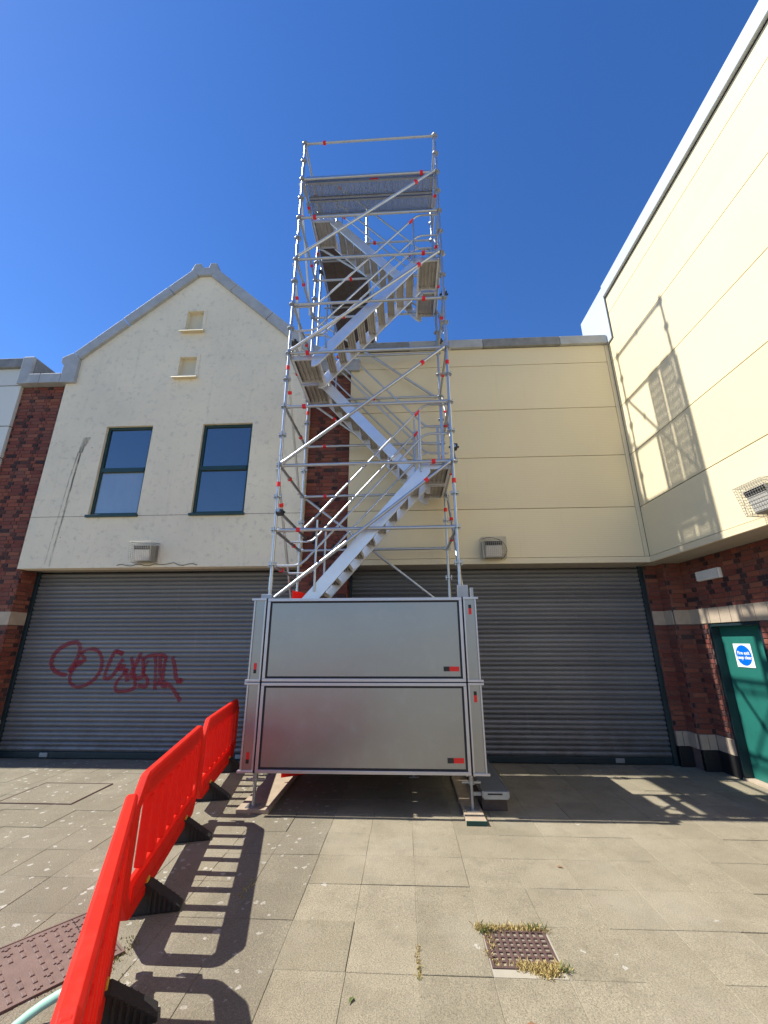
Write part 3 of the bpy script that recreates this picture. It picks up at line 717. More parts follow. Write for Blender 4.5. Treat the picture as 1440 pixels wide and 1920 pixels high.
ledger((TL, TF, Z(-1)+.06), (TR, TF-.01, Z(-1)+.06)); ledger((TL, TB, Z(-1)+.06), (TR, TB, Z(-1)+.06))
ledger((TL, TF, Z(-1)+.06), (TL, TB, Z(-1)+.06)); ledger((TR, TF, Z(-1)+.06), (TR, TB, Z(-1)+.06))
ledger((TL, TF, Z(1.5)), (TL+.01, TB, Z(1.5)), .3)
for i in (9, 7, 5, 3):                                          # face diagonals
    ledger((TR-.02, TF-.055, Z(i)), (TL+.02, TF-.055, Z(i-2)), .15, 'diagonal_brace')
for i in (9, 7, 5, 3):
    ledger((TL+.03, TB+.05, Z(i)), (TR-.03, TB+.05, Z(i-2)), .2 if i == 5 else None, 'diagonal_brace')
    ledger((TL-.05, TF+.03, Z(i)), (TL-.05, TB-.03, Z(i-2)), .25, 'diagonal_brace', .021)
    ledger((TR+.05, TB-.03, Z(i)), (TR+.05, TF+.03, Z(i-2)), .3, 'diagonal_brace', .021)
# loose tie tubes with dark couplers
def tie(a, b, spots):
    o = part('tie_tube', MB().tube(a, b, .0242), 'galv', tw); a = Vector(a); b = Vector(b)
    for t in spots:
        p = a.lerp(b, t); part('coupler', MB().bbox(p.x-.05, p.x+.05, p.y-.05, p.y+.05, p.z-.045, p.z+.045, .015).box(p.x-.075, p.x+.075, p.y-.012, p.y+.012, p.z-.012, p.z+.012), 'steel_dark', o)
tie((TL+.05, TF-.10, Z(2.27)), (TL+.06, TB+.2, Z(2.27)), (.06,))
tie((TL-.10, TB+.05, Z(5.72)), (TL-.02, TB+.36, Z(5.72)), (.2,)); tie((TR+.04, TF+.1, Z(6.32)), (TR+.06, TB+.35, Z(6.32)), (.08, .8))
tie((TL+.02, TF+.06, Z(5.35)), (TL+.03, TB+.3, Z(5.35)), (.06,)); tie((TR+.04, TF+.03, Z(3.28)), (TR+.05, TB+.3, Z(3.28)), (.03,))
# stair flights with landings
LX, RX = -1.37, .37; ROW = {'f': (5.675, 6.325), 'b': (6.385, 7.015)}
def flight(n, row, rising_right):
    y0, y1 = ROW[row]; fl = thing_part = link('stair_flight', None, tw)
    sgn = 1 if rising_right else -1
    xa, xb = (LX, RX) if rising_right else (RX, LX)            # bottom and top
    za, zb = Z(n), Z(n+2)
    for yy in (y0, y1-.035):                                    # stringers
        p = [(xa-sgn*.04, za-.20), (xa+sgn*.04, za-.15), (xb+sgn*.05, zb-.13), (xb+sgn*.05, zb+.05), (xb-sgn*.03, zb+.05), (xa-sgn*.09, za-.02), (xa-sgn*.09, za-.20)]
        if not rising_right: p = p[::-1]
        part('stringer', MB().prism(p, yy, yy+.035), 'alu', fl, .004)
    nst = 10
    for k in range(nst-1):
        t = (k+1)/nst; x = xa+(xb-xa)*t; z = za+(zb-za)*t-.035
        tb = MB().box(x-.068, x+.068, y0+.036, y1-.036, z-.03, z-.002)
        for q in (-.066, -.028, .018, .056): tb.box(x+q, x+q+.010, y0+.037, y1-.037, z-.062, z-.03)
        part('tread', tb, 'alu_old', fl)
    for side, z in (((-1 if rising_right else 1), za), ((1 if rising_right else -1), zb)):
        l0, l1 = (TL+.035, LX+.02) if side < 0 else (RX-.02, TR-.03)
        mb = MB().box(l0, l1, y0+.01, y1-.01, z-.015, z+.012)
        w = (y1-y0-.02)/2
        for k in range(6): 
            xx = l0+.02+(l1-l0-.05)*k/5; mb.box(xx, xx+.010, y0+.03, y1-.03, z-.055, z-.015)
        part('landing', mb, 'alu_old', fl)
        part('landing_frame', MB().box(l0-.006, l0+.03, y0-.004, y1+.004, z-.075, z-.016).box(l1-.03, l1+.006, y0-.004, y1+.004, z-.075, z-.016).box(l0+.03, l1-.03, y0-.004, y0+.03, z-.075, z-.016).box(l0+.03, l1-.03, y1-.03, y1+.004, z-.075, z-.016), 'alu', fl)
    # guard rails on both sides
    for yy in (y0-.012, y1+.012):
        hr = link('guard_rail', None, fl) if 0 else None
        mb = MB()
        for h in (1.0, .5):
            xs_, xe_ = (xa-sgn*.42, xb+sgn*.36)
            pts = [(xs_, yy, za+h), (xa-sgn*.16, yy, za+h), (xa-sgn*.07, yy, za+h+.02), (xa+sgn*.0, yy, za+h+.08), (xb-sgn*.10, yy, zb+h-.095), (xb-sgn*.03, yy, zb+h-.03), (xb+sgn*.06, yy, zb+h), (xe_, yy, zb+h)]
            mb.sweep(pts, .0175, 8)
        for t in (.08, .95): 
            x = xa+(xb-xa)*t; z = za+(zb-za)*t; mb.tube((x, yy, z-.02), (x, yy, z+1.0), .0165, 8)
        x = xb+sgn*.25; mb.box(x-.02, x+.02, yy-.006, yy+.006, zb, zb+1.0)
        part('guard_rail', mb, 'galv', fl)
        t = .93; x = xa+(xb-xa)*t; z = za+(zb-za)*t+1.0; d = Vector((xb-xa, 0, zb-za)).normalized()
        part('marker_sleeve', MB().tube(Vector((x, yy, z))-d*.05, Vector((x, yy, z))+d*.05, .023, 10), 'red_clip', fl)
flight(1, 'f', True); flight(3, 'b', False); flight(5, 'f', True); flight(7, 'b', False)
# top deck: two perforated steel planks
for k, (y0, y1) in enumerate(((5.65, 5.965), (5.99, 6.305))):
    p = part('deck_plank', MB().box(TL+.05, TR-.05, y0+.012, y1-.012, Z(9)+.028, Z(9)+.031), 'perf', tw)
    rb_ = MB()
    for j in range(20):
        x = TL+.10+j*(2.37/19); rb_.box(x-.007, x+.007, y0+.014, y1-.014, Z(9)+.010, Z(9)+.0275)
    part('plank_rib', rb_, 'galv_dull', p)
    part('plank_edge', MB().box(TL+.045, TR-.045, y0, y0+.011, Z(9)-.035, Z(9)+.034).box(TL+.045, TR-.045, y1-.011, y1, Z(9)-.035, Z(9)+.034), 'galv_dull', p)
    part('plank_lip', MB().box(TL+.045, TR-.045, y0+.0115, y0+.035, Z(9)-.035, Z(9)-.031).box(TL+.045, TR-.045, y1-.035, y1-.0115, Z(9)-.035, Z(9)-.031), 'galv_dull', p)
    part('plank_hook', MB().box(TL-.03, TL+.044, y0+.05, y1-.05, Z(9)-.02, Z(9)+.03).box(TR-.044, TR+.03, y0+.05, y1-.05, Z(9)-.02, Z(9)+.03), 'galv', p)
    if k == 0: part('sticker', MB().box(-.52, -.36, y0-.002, y0-.0005, Z(9)-.022, Z(9)+.012), 'red_clip', p)
for k in range(4):                                              # unseen planks added to darken the ground under the tower
    part('shade_plank', MB().box(TL+.05, TR-.05, 5.62+k*.345, 5.955+k*.345, .515, .555), 'galv_dull', tw, .003)
part('toe_board', MB().box(TL+.06, TR-.06, 5.632, 5.645, Z(9)+.03, Z(9)+.12), 'galv', tw)
# sheet panels
ZP = (.43, 1.42, 2.44)
def panel(x0, x1, y0, y1, z0, z1, sticker):
    """flat framed panel; thin in y (front) or in x (side)"""
    front = (x1-x0) > (y1-y0) or (y1-y0) < .06
    fr, gk = .036, .024
    def bx(a0, a1, b0, b1, d0, d1):                             # a along, b up, d depth from outer face
        return (a0, a1, y0+d0, y0+d1, b0, b1) if front else ((x0+d0, x0+d1, a0, a1, b0, b1) if x0 < 0 else (x1-d1, x1-d0, a0, a1, b0, b1))
    A0, A1 = (x0, x1) if front else (y0, y1)
    sh = part('sheet_panel', MB().box(*bx(A0+fr+gk, A1-fr-gk, z0+fr+gk, z1-fr-gk, .012, .022)), 'sheet', tw)
    part('panel_frame', MB().box(*bx(A0, A1, z1-fr, z1, 0, .045)).box(*bx(A0, A1, z0, z0+fr, 0, .045)).box(*bx(A0, A0+fr, z0+fr, z1-fr, 0, .045)).box(*bx(A1-fr, A1, z0+fr, z1-fr, 0, .045)), 'frame_alu', sh, .003)
    a0, a1, b0, b1 = A0+fr, A1-fr, z0+fr, z1-fr
    part('gasket', MB().box(*bx(a0, a1, b1-gk, b1, .008, .03)).box(*bx(a0, a1, b0, b0+gk, .008, .03)).box(*bx(a0, a0+gk, b0+gk, b1-gk, .008, .03)).box(*bx(a1-gk, a1, b0+gk, b1-gk, .008, .03)), 'gasket', sh)
    if sticker:
        sx, sz, w, h, vert = sticker
        if vert:
            part('sticker', MB().box(*bx(sx, sx+w, sz, sz+h*.6, .0095, .0115)), 'red_clip', sh); part('sticker', MB().box(*bx(sx, sx+w, sz+h*.6 if vert > 0 else sz-h*.4, sz+h if vert > 0 else sz, .0095, .0115)), 'black_plastic', sh)
        else:
            part('sticker', MB().box(*bx(sx, sx+w*.38, sz, sz+h, .0095, .0115)), 'black_plastic', sh); part('sticker', MB().box(*bx(sx+w*.38, sx+w, sz, sz+h, .0095, .0115)), 'red_clip', sh)
YP = 5.41
gap = MB()
for z0, z1 in zip(ZP, ZP[1:]):
    panel(-1.775, .735, YP, YP+.05, z0+.006, z1-.006, (.47, z0+.125, .19, .055, 0))
    for x0, x1, sg in ((-1.955, -1.795, -1), (.755, .915, 1)):
        sp = part('corner_panel', MB().box(x0+.022, x1-.022, YP+.012, YP+.05, z0+.03, z1-.03), 'sheet', tw)
        part('panel_frame', MB().box(x0, x0+.02, YP, YP+.05, z0+.03, z1-.03).box(x1-.02, x1, YP, YP+.05, z0+.03, z1-.03), 'frame_alu', sp, .002)
        ex0, ex1 = (x0-.03, x1) if sg < 0 else (x0, x1+.03)
        part('edge_rail', MB().box(ex0, ex1, YP-.008, YP+.055, z0+.004, z0+.03).box(ex0, ex1, YP-.008, YP+.055, z1-.03, z1-.004), 'frame_alu', sp, .003)
        xs_ = (x0+x1)/2-.018; zz = z0+.10 if sg < 0 else z1-.22
        part('sticker', MB().box(xs_, xs_+.036, YP+.0095, YP+.0115, zz+(.045 if sg < 0 else 0), zz+(.12 if sg < 0 else .075)), 'red_clip', sp)
        part('sticker', MB().box(xs_, xs_+.036, YP+.0095, YP+.0115, zz if sg < 0 else zz+.0755, zz+.0445 if sg < 0 else zz+.12), 'black_plastic', sp)
    panel(-1.965, -1.915, YP+.07, 7.06, z0+.006, z1-.006, None)
    panel(.875, .925, YP+.07, 7.06, z0+.006, z1-.006, None)
part('corner_seal', MB().box(-1.795, -1.775, YP+.02, YP+.06, ZP[0], ZP[2]).box(.735, .755, YP+.02, YP+.06, ZP[0], ZP[2]).box(-1.955, .915, YP+.02, YP+.05, ZP[1]-.006, ZP[1]+.006), 'gasket', tw)
part('panel_bracket', MB().box(.70, .84, 5.50, 5.60, 2.44, 2.60).box(.86, .90, 5.46, 5.60, 2.44, 2.56), 'galv_dull', tw, .004)
part('panel_bracket', MB().box(-1.90, -1.76, 5.50, 5.57, 2.44, 2.50), 'galv_dull', tw, .004)
# base jacks
for key, x, y in (('LF', TL, TF), ('RF', TR, TF-.01), ('LB', TL+.01, TB), ('RB', TR+.01, TB-.01)):
    j = part('base_jack', MB().tube((x, y, .05), (x, y, .345), .019, 10), 'galv_dull', tw)
    part('base_plate', MB().box(x-.075, x+.075, y-.075, y+.075, .0445, .052), 'galv', j)
    part('wing_nut', MB().tube((x, y, .30), (x, y, .345), .034, 10).box(x-.11, x+.11, y-.012, y+.012, .312, .332).tube((x, y, .345), (x, y, .42), .030, 10), 'galv_dull', j)
j = part('base_jack', MB().tube((.10, 6.95, .01), (.10, 6.95, 1.4), .022, 10), 'galv', tw); part('base_plate', MB().box(.03, .17, 6.88, 7.02, .003, .012), 'galv', j)
# boards under the jacks, step plank, red guard panel inside
single('sole_board', MB().box(.635, .855, 5.285, 7.15, .003, .044), 'timber', 'pale timber sole board with green painted end under the right jacks', 'timber board', (.745, 6.2, 0), 'boards under the tower jacks', .004)
single('board_end_cap', MB().box(.630, .860, 5.268, 5.284, .001, .046), 'board_end', 'dark green painted end of the sole board nearest the camera', 'board end', (.745, 5.276, 0)) if 0 else None
o = bpy.data.objects['sole_board']; part('painted_end', MB().box(.633, .857, 5.272, 5.2845, .003, .0442), 'board_end', o)
single('sole_board', MB().box(-1.99, -1.60, 5.50, 7.15, .003, .044), 'timber', 'wide pale timber sole board under the left jacks beside the barrier', 'timber board', (-1.8, 6.3, 0), 'boards under the tower jacks', .004)
st = thing('steel_step_plank', 'perforated steel step plank beside the right foot of the tower', 'step', (1.03, 6.3, .2))
part('plank_face', MB().box(.885, 1.165, 5.60, 7.2, .227, .230), 'perf', st)
part('plank_edge', MB().box(.870, .884, 5.585, 7.215, .165, .236), 'galv_dull', st, .003); part('plank_edge', MB().box(1.166, 1.18, 5.585, 7.215, .165, .236), 'galv_dull', st, .003)
part('plank_end', MB().box(.884, 1.166, 5.585, 5.60, .150, .228), 'galv_dull', st, .003); part('plank_end', MB().box(.884, 1.166, 7.2, 7.215, .165, .228), 'galv_dull', st, .003)
part('handle_slot', MB().box(.93, 1.10, 5.5835, 5.5848, .196, .212), 'gasket', st)
for j in range(13): part('plank_rib', MB().box(.886, 1.164, 5.68+j*.118, 5.70+j*.118, .205, .2262), 'galv_dull', st)
for y in (5.66, 7.05): part('plank_bracket', MB().box(.76, .869, y, y+.03, .165, .20), 'galv_dull', st)
part('plank_underlay', MB().box(.88, 1.17, 5.7, 6.0, .003, .148), 'timber_old', st); part('plank_underlay', MB().box(.88, 1.17, 6.8, 7.1, .003, .148), 'timber_old', st)
single('red_guard_sheet', MB().hull8([(-1.74, 6.45, .1), (-1.22, 6.75, .1), (-1.22, 6.77, .1), (-1.74, 6.47, .1), (-1.74, 6.45, 2.66), (-1.22, 6.75, 2.56), (-1.22, 6.77, 2.56), (-1.74, 6.47, 2.66)]), 'barrier', 'red plastic sheet just showing above the left panel top', 'plastic sheet', (-1.5, 6.6, .1), None, .006)

# walkway from the tower to the roof behind
wk = thing('scaffold_walkway', 'dark boarded scaffold walkway running back from the tower over the roof', 'walkway', (-1.25, 9.2, 7.5))
for k in range(4):
    x0 = -1.79+k*.27; part('board', MB().box(x0+.002, x0+.267, 7.08, 11.3+R.uniform(-.1, .1), 10.385+R.uniform(0, .004), 10.425), 'timber_old', wk, .004)
for y, xe in ((7.35, -.55), (8.75, -.62), (10.35, -.38)): part('transom_tube', MB().tube((-1.98, y, 10.345), (xe, y, 10.345), .0242), 'galv_dull', wk)
for x in (-1.80, -.74): part('side_tube', MB().tube((x, 7.05, 10.29), (x, 11.2, 10.29), .0242), 'galv_dull', wk)
for x, y in ((-.72, 7.12), (-1.84, 7.6), (-.72, 10.6), (-1.84, 10.6)):
    s = part('standard', MB().tube((x, y, 7.5 if y > 7.4 else 9.6), (x, y, 12.1 if y > 7.2 else 11.6), .0242), 'galv', wk)
    for z in (9.86, 10.3) if y < 7.4 else (10.3,): part('coupler', MB().bbox(x-.05, x+.05, y-.05, y+.05, z-.05, z+.05, .015), 'steel_dark', s)
for x in (-1.84, -.72): part('hand_rail', MB().tube((x, 7.0, 11.35), (x, 11.2, 11.35), .0242), 'galv', wk)

# ================================================================== BARRIERS
def barrier(p0, p1, label, feet=(.27, .77), mint=False):
    p0 = Vector((*p0, 0)); p1 = Vector((*p1, 0)); d = (p1-p0); L = d.length; d.normalize(); ang = math.atan2(d.y, d.x)
    t = thing('pedestrian_barrier', label, 'barrier', (p0+p1)/2, 'red plastic barriers in a line')
    t.rotation_euler.z = ang
    def lp(name, mb, mat, parent=t, bevel=0):
        o = bpy.data.objects.new(name, mb.mesh(name, mat)); C.objects.link(o); o.parent = parent
        if bevel:
            b = o.modifiers.new('bevel', 'BEVEL'); b.width = bevel; b.segments = 2; b.limit_method = 'ANGLE'; b.angle_limit = .6
        return o
    h = L/2; ch = .17; zb, zt = .12, .985
    outer = [(-h+ch, zb), (h-ch, zb), (h, zb+ch), (h, zt-ch), (h-ch, zt), (-h+ch, zt), (-h, zt-ch), (-h, zb+ch)]
    i0, i1, s0, s1 = -h+.10, h-.10, .355, .80
    inner = [(i0+.03, s0), (i1-.03, s0), (i1, s0+.03), (i1, s1-.03), (i1-.03, s1), (i0+.03, s1), (i0, s1-.03), (i0, s0+.03)]
    w = .017; vs = [(x, -w, z) for x, z in outer]+[(x, -w, z) for x, z in inner]+[(x, w, z) for x, z in outer]+[(x, w, z) for x, z in inner]; fs = []
    for k in range(8):
        n = (k+1) % 8
        fs += [(k, n, 8+n, 8+k), (16+n, 16+k, 24+k, 24+n), (n, k, 16+k, 16+n), (8+k, 8+n, 24+n, 24+k)]
    lp('barrier_panel', MB().add(vs, fs), 'barrier', t, .006)
    lp('rim', MB().sweep([(x*.995, 0, z) for x, z in outer for _ in (0,)], .034, 10, True), 'barrier') if 0 else None
    prof = [(-.034, -.020), (-.022, -.036), (.022, -.036), (.034, -.020), (.034, .022), (.020, .036), (-.020, .036), (-.034, .022)]
    rm = MB(); path = []
    for k in range(8):                                          # slightly eased corners
        a = Vector(outer[k-1]); b = Vector(outer[k]); c = Vector(outer[(k+1) % 8])
        path += [b+(a-b).normalized()*.022, b+(c-b).normalized()*.022]
    m_ = len(path)
    for k, q in enumerate(path):
        tg = (path[(k+1) % m_]-path[k-1]).normalized(); nn = Vector((tg.y, -tg.x))
        rm.v += [(q.x+nn.x*(b_-.030), a_, q.y+nn.y*(b_-.030)) for a_, b_ in prof]
    for k in range(m_):
        for e in range(8): rm.f.append((k*8+e, k*8+(e+1) % 8, ((k+1) % m_)*8+(e+1) % 8, ((k+1) % m_)*8+e)); rm.sm.append(False)
    lp('rim', rm, 'barrier', t, .005)
    lp('raised_band', MB().box(-h+.2, h-.2, -.026, .026, .84, .93), 'barrier', t, .010)
    lp('raised_band', MB().box(-h+.2, h-.2, -.026, .026, .19, .30), 'barrier', t, .010)
    nb = 8; pitch = (i1-i0)/nb
    for k in range(1, nb): lp('bar', MB().box(i0+k*pitch-.035, i0+k*pitch+.035, -.032, .032, s0-.004, s1+.004), 'barrier', t, .010)
    lp('hook', MB().box(h-.01, h+.05, -.02, .02, .62, .70).box(h+.03, h+.05, -.02, .02, .55, .62), 'barrier', t, .005)
    lp('hook', MB().box(h-.01, h+.05, -.02, .02, .25, .33), 'barrier', t, .005)
    for f in feet:
        x = -h+f*L; ft = MB()
        prof = [(-.29, .0), (.29, .0), (.29, .025), (.05, .185), (-.05, .185), (-.29, .025)]       # across the barrier (local y)
        n = len(prof); a = .055
        vs = [(x-a, y, z) for y, z in prof]+[(x+a, y, z) for y, z in prof]
        ft.add(vs, [tuple(range(n)), tuple(range(2*n-1, n-1, -1))]+[((i+1) % n, i, i+n, (i+1) % n+n) for i in range(n)])
        foot = lp('foot', ft, 'rubber', t, .006)
        rb2 = MB()
        for s in (-1, 1):
            for q in range(6):
                y = .07+q*.034; zt2 = max(.03, .185-(y-.05)*.667)-.012
                for e in (-1, 1): rb2.box(x+e*(a+.004)-.005, x+e*(a+.004)+.005, min(s*y, s*(y+.016)), max(s*y, s*(y+.016)), .012, zt2)
        lp('foot_rib', rb2, 'rubber', foot)['kind'] = 'stuff'
        lp('foot_strap', MB().box(x-.03, x+.03, -.036, .036, .15, .21), 'yellow', foot, .004)
    if mint:
        pts = [(-h+.885*L+.02*math.sin(k*.5), .10+.055*k, .12-.10*(k/5)**1.6) for k in range(6)]
        lp('foot_tip', MB().sweep(pts, .024, 10, False, .6), 'mint')
    return t
barrier((-1.86, 3.19), (-2.39, 5.27), 'middle red plastic barrier of the line, standing on two black feet', (.24, .78))
barrier((-2.43, 5.40), (-2.84, 7.50), 'far red plastic barrier standing nearest the shutter', (.25, .80))
barrier((-.80, 1.20), (-1.81, 3.08), 'near red plastic barrier running out of the bottom edge', (.28, .80), True)

# ================================================================== LAMPS, SIGN, CABLES
def floodlight(loc, facing, label):
    t = thing('floodlight', label, 'floodlight', loc, 'caged wall floodlights'); t.rotation_euler.z = 0 if facing == '-Y' else -math.pi/2
    def lp(name, mb, mat, parent=t, bevel=0):
        o = bpy.data.objects.new(name, mb.mesh(name, mat)); C.objects.link(o); o.parent = parent
        if bevel:
            b = o.modifiers.new('bevel', 'BEVEL'); b.width = bevel; b.segments = 2; b.limit_method = 'ANGLE'
        return o
    lp('backplate', MB().box(-.18, .18, -.012, 0, -.14, .16), 'lamp_body')
    hb = lp('housing', MB().hull8([(-.15, -.14, -.15), (.15, -.14, -.15), (.16, -.02, -.15), (-.16, -.02, -.15), (-.16, -.22, .13), (.16, -.22, .13), (.16, -.02, .15), (-.16, -.02, .15)]), 'lamp_body', t, .012)
    lp('vent_strip', MB().hull8([(-.14, -.214, .055), (.14, -.214, .055), (.14, -.19, .055), (-.14, -.19, .055), (-.14, -.230, .115), (.14, -.230, .115), (.14, -.20, .115), (-.14, -.20, .115)]), 'black_plastic', hb)
    lp('lens', MB().hull8([(-.135, -.157, -.135), (.135, -.157, -.135), (.135, -.12, -.135), (-.135, -.12, -.135), (-.135, -.214, .045), (.135, -.214, .045), (.135, -.17, .045), (-.135, -.17, .045)]), 'lens', hb, .006)
    cg = MB(); nx, nz = 12, 10
    fy = lambda z: -.215-.075*(z+.16)/.34
    for k in range(nx+1):
        x = -.20+.40*k/nx; cg.tube((x, fy(-.16), -.16), (x, fy(.18), .18), .0022, 5, caps=False); cg.tube((x, fy(.18), .18), (x, 0, .20), .0022, 5, caps=False); cg.tube((x, fy(-.16), -.16), (x, 0, -.17), .0022, 5, caps=False)
    for k in range(nz+1):
        z = -.16+.34*k/nz
        cg.tube((-.20, fy(z), z), (.20, fy(z), z), .0022, 5, caps=False)
        for x in (-.20, .20): cg.tube((x, fy(z), z), (x, 0, z), .0022, 5, caps=False)
    for k in range(4):
        y = -.06*k-.02
        for x in (-.2, .2): cg.tube((x, y, -.165), (x, y, .19), .0022, 5, caps=False)
        cg.tube((-.2, y, .195), (.2, y, .195), .0022, 5, caps=False)
    lp('wire_cage', cg, 'wire')
    return t
floodlight((-4.65, 7.2, 3.418), '-Y', 'caged floodlight low on the cream gable wall')
floodlight((1.547, 7.187, 3.408), '-Y', 'caged floodlight with looped cable on the clad wall above the plain shutter')
floodlight((XW, 4.62, 3.437), '-X', 'caged floodlight at the right edge on the sunlit wall')
lp_ = [(1.52+.29*math.cos(a), 7.17-.03*math.sin(a), 3.418+.215*math.sin(a)) for a in [math.radians(115-k*13) for k in range(15)]]
single('loop_cable', MB().sweep(lp_, .007, 6), 'cable', 'brown cable looping round the floodlight on the clad wall', 'cable', (1.56, 7.2, 3.41))
single('wall_cable', MB().sweep([(-5.2+k*.088, 7.188, 3.225+.018*math.sin(k*1.7)+(.02 if 9 < k < 13 else 0)) for k in range(18)], .005, 6), 'cable_black', 'thin black cable tacked along the foot of the gable wall', 'cable', (-4.5, 7.2, 3.22))
bl = thing('bulkhead_light', 'white louvred bulkhead light on the shaded brick above the green door', 'wall light', (XB, 6.66, 2.87))
part('light_body', MB().box(XB-.07, XB-.014, 6.42, 6.92, 2.80, 2.955), 'white', bl, .012)
lv = MB()
for k in range(5): lv.box(XB-.085, XB-.07, 6.43, 6.91, 2.812+k*.028, 2.826+k*.028)
for k in range(14): lv.box(XB-.082, XB-.072, 6.43+k*.036, 6.436+k*.036, 2.81, 2.95)
part('light_grille', lv, 'white', bl)
sg = thing('fire_exit_sign', 'white square sign with blue disc on the green door', 'sign', (4.92, 6.57, 1.75))
sy0, sy1, sz0, sz1 = 6.42, 6.745, 1.525, 1.85
part('sign_plate', MB().box(4.918, 4.9235, sy0, sy1, sz0, sz1), 'sign_white', sg)
n = 48; cyc, czc, rr = (sy0+sy1)/2, (sz0+sz1)/2, .142
part('sign_disc', MB().add([(4.9172, cyc-rr*math.cos(2*math.pi*k/n), czc+rr*math.sin(2*math.pi*k/n)) for k in range(n)], [tuple(range(n))]), 'sign_blue', sg)
for txt, zz in (('Fire exit', czc+.012), ('keep clear', czc-.050)):
    cu = bpy.data.curves.new('t', 'FONT'); cu.body = txt; cu.size = .066; cu.align_x = 'CENTER'; cu.offset = .0012
    tob = bpy.data.objects.new('t', cu); C.objects.link(tob); bpy.context.view_layer.update()
    me = bpy.data.meshes.new_from_object(tob.evaluated_get(bpy.context.evaluated_depsgraph_get())); bpy.data.objects.remove(tob)
    me.materials.clear(); me.materials.append(MT['sign_white'])
    o = link('lettering', me, sg, (4.9165, cyc, zz)); o.rotation_euler = (math.pi/2, 0, -math.pi/2)

# ================================================================== GROUND FURNITURE
dr = thing('drain_grate', 'rusty square cast iron drain grate with weeds round it', 'drain', (.709, 3.42, 0))
part('gully_pit', MB().box(.50, .918, 3.245, 3.595, -.0545, -.05).box(.50, .504, 3.245, 3.595, -.05, -.01).box(.914, .918, 3.245, 3.595, -.05, -.01), 'pit', dr)
part('grate_frame', MB().box(.50, .518, 3.246, 3.594, -.035, .005).box(.90, .917, 3.246, 3.594, -.035, .005).box(.518, .90, 3.246, 3.264, -.035, .005).box(.518, .90, 3.576, 3.594, -.035, .005), 'iron', dr, .002)
for k in range(1, 9): x = .518+.382*k/9; part('grate_bar', MB().box(x-.009, x+.009, 3.264, 3.576, -.028, .004), 'iron', dr, .002)
for k in range(1, 7): y = 3.264+.312*k/7; part('grate_bar', MB().box(.519, .899, y-.008, y+.008, -.026, .0025), 'iron', dr, .002)
def tuft(mb, x, y, n, spread, hgt):
    for _ in range(n):
        px, py = x+R.gauss(0, spread), y+R.gauss(0, spread*.6); a = R.uniform(0, 6.28); h_ = hgt*R.uniform(.4, 1.2); w_ = R.uniform(.0015, .004)
        lx, ly = R.gauss(0, .6)*h_, R.gauss(0, .6)*h_
        mb.add([(px-math.cos(a)*w_, py-math.sin(a)*w_, -.004), (px+math.cos(a)*w_, py+math.sin(a)*w_, -.004), (px+lx*.6+math.cos(a)*w_, py+ly*.6+math.sin(a)*w_, h_*.7), (px+lx, py+ly, h_)], [(0, 1, 2), (0, 2, 3)])
dry = MB(); grn = MB()
for k in range(14): tuft(dry, .53+k*.029, 3.605+R.gauss(0, .01), 40, .024, .026)
for k in range(10): tuft(dry, .68+k*.026, 3.248+R.gauss(0, .012), 60, .024, .028)
for k in range(8): tuft(dry, .535+R.gauss(0, .02), 3.27+k*.04, 24, .018, .016)
for k in range(5): tuft(dry, .82+R.gauss(0, .04), 3.215+R.gauss(0, .01), 60, .028, .028)
for k in range(6): tuft(grn, .50+R.gauss(0, .03), 3.60+R.gauss(0, .02), 18, .020, .032)
for k in range(5): tuft(dry, .50+R.gauss(0, .03), 3.60+R.gauss(0, .02), 26, .020, .03)
for k in range(4): tuft(grn, .86+R.gauss(0, .03), 3.61, 12, .012, .04); tuft(grn, .90+R.gauss(0, .02), 3.24, 10, .012, .035)
for k in range(12): tuft(dry, .052+R.gauss(0, .004), 3.15+k*.024, 8, .006, .018)
for k in range(5): tuft(grn, .052, 3.14+k*.02, 5, .008, .016)
for k in range(8): tuft(dry, -1.30+R.gauss(0, .02), 3.9+k*.035, 10, .012, .014)
for mb, mt, lb in ((dry, 'straw', 'dry yellow grass tufts round the drain and in joints'), (grn, 'leaf', 'small green weeds at the drain corners')):
    o = link('weeds' if mt == 'leaf' else 'dry_grass', mb.mesh('weeds', mt)); o['kind'] = 'stuff'; o['label'] = lb; o['category'] = 'weeds'
moss = MB()
for k in range(26): tuft(moss, -1.83+R.gauss(0, .05), 3.10+k*.013, 8, .015, .010)
for k in range(30): tuft(moss, -2.18+k*.012+R.gauss(0, .01), 2.82+k*.015, 7, .012, .008)
o = link('moss', moss.mesh('moss', 'moss')); o['kind'] = 'stuff'; o['label'] = 'yellowish moss round the iron cover'; o['category'] = 'moss'
# iron cover
cv = thing('manhole_cover', 'brown cast iron access cover with raised studs behind the near barrier', 'manhole cover', (-2.364, 3.11, 0)); cv.rotation_euler.z = math.radians(-38)
def lpc(name, mesh, loc=(0, 0, 0), rz=0):
    o = bpy.data.objects.new(name, mesh); C.objects.link(o); o.parent = cv; o.location = loc; o.rotation_euler.z = rz; return o
lpc('cover_plate', MB().bbox(-.31, .31, -.45, .45, -.008, .010, .003).mesh('cover_plate', 'iron_cover'))
lpc('cover_rim', MB().box(-.325, -.312, -.465, .465, -.008, .013).box(.312, .325, -.465, .465, -.008, .013).box(-.312, .312, .452, .465, -.008, .013).box(-.312, .312, -.465, -.452, -.008, .013).mesh('cover_rim', 'iron_cover'))
stud = MB().bbox(-.024, .024, -.011, .011, .006, .0165, .003).mesh('stud', 'iron_cover')
cross = MB().bbox(-.022, .022, -.008, .008, .006, .0165, .002).bbox(-.008, .008, -.022, .022, .006, .0163, .002).mesh('stud', 'iron_cover')
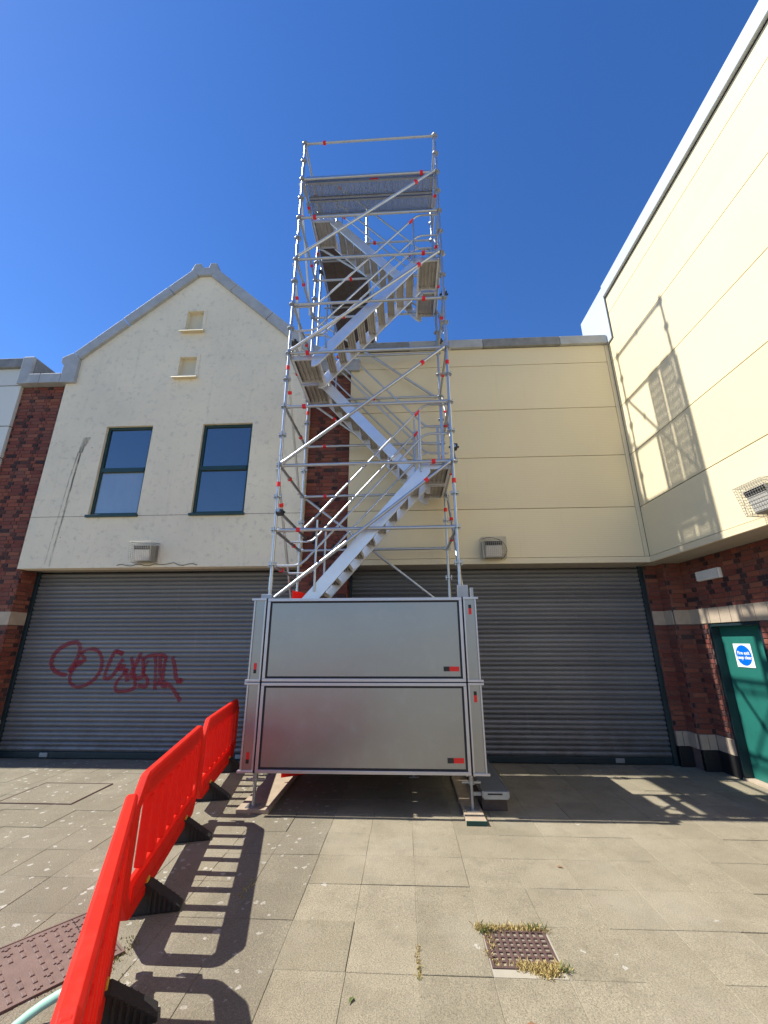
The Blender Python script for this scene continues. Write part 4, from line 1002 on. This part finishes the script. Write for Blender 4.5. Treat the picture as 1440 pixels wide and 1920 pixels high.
for a in range(8):
    for b in range(14):
        x = -.27+a*.077; y = -.41+b*.063
        if (a, b) in ((3, 6), (4, 6), (3, 7), (4, 7)): continue
        lpc('stud', cross if (b > 10 or a < 1 or (a+b) % 7 == 0) else stud, (x, y, 0), .0)
lpc('cover_seam', MB().box(-.31, .31, .33, .336, .0095, .0112).box(-.31, .31, -.30, -.294, .0095, .0112).mesh('cover_seam', 'pit'))
# recessed slab cover at left
rc = thing('recessed_cover', 'stone filled access cover with a thin metal edge in the paving at left', 'access cover', (-4.6, 6.0, 0))
c4 = [(-5.07, 5.72), (-4.05, 5.66), (-4.22, 6.42), (-5.10, 6.47)]
c4 = [(-5.08, 5.70), (-4.12, 5.70), (-4.12, 6.45), (-5.08, 6.45)]
part('cover_fill', MB().bbox(-5.07, -4.13, 5.71, 6.44, -.02, .006, .003), 'slab', rc)
part('cover_edge', MB().box(-5.088, -5.072, 5.692, 6.458, -.02, .0085).box(-4.128, -4.112, 5.692, 6.458, -.02, .0085).box(-5.072, -4.128, 5.692, 5.708, -.02, .0085).box(-5.072, -4.128, 6.442, 6.458, -.02, .0085), 'iron', rc)
# feather and litter
fe = MB(); 
for k in range(9):
    t = k/8; w_ = .028*math.sin(math.pi*min(1, t*.9+.1)); x = -5.20-.03*t; z = .03+.17*t
    fe.v += [(x-w_, 5.70, z), (x, 5.69-.01*t, z), (x+w_, 5.70, z)]
fe.f = [(3*k+j, 3*k+j+1, 3*k+j+4, 3*k+j+3) for k in range(8) for j in (0, 1)]; fe.sm = [True]*16
ft = single('feather', fe, 'feather', 'upright white feather standing on the paving near the graffiti shutter', 'feather', (-5.2, 5.7, 0))
part('quill', MB().sweep([(-5.20, 5.69, .20), (-5.195, 5.69, .04), (-5.18, 5.68, .008), (-5.12, 5.70, .006)], .006, 6), 'cable_black', ft)
for x, y, mt, lb in ((-.33, 2.97, 'leaf', 'small green leaf on the slab left of the drain'), (.62, 2.86, 'leaf_brown', 'small dead leaf on the slab in front of the drain'), (1.33, 4.45, 'leaf_brown', 'tiny dark leaf on the sunlit slabs behind the drain')):
    mb = MB(); a = R.uniform(0, 6)
    P = [(-.03, 0, .004), (-.01, .012, .012), (.03, 0, .006), (-.005, -.012, .010)]
    mb.add([(x+p[0]*math.cos(a)-p[1]*math.sin(a), y+p[0]*math.sin(a)+p[1]*math.cos(a), p[2]) for p in P], [(0, 3, 2, 1)])
    single('fallen_leaf', mb, mt, lb, 'leaf', (x, y, 0), 'fallen leaves')
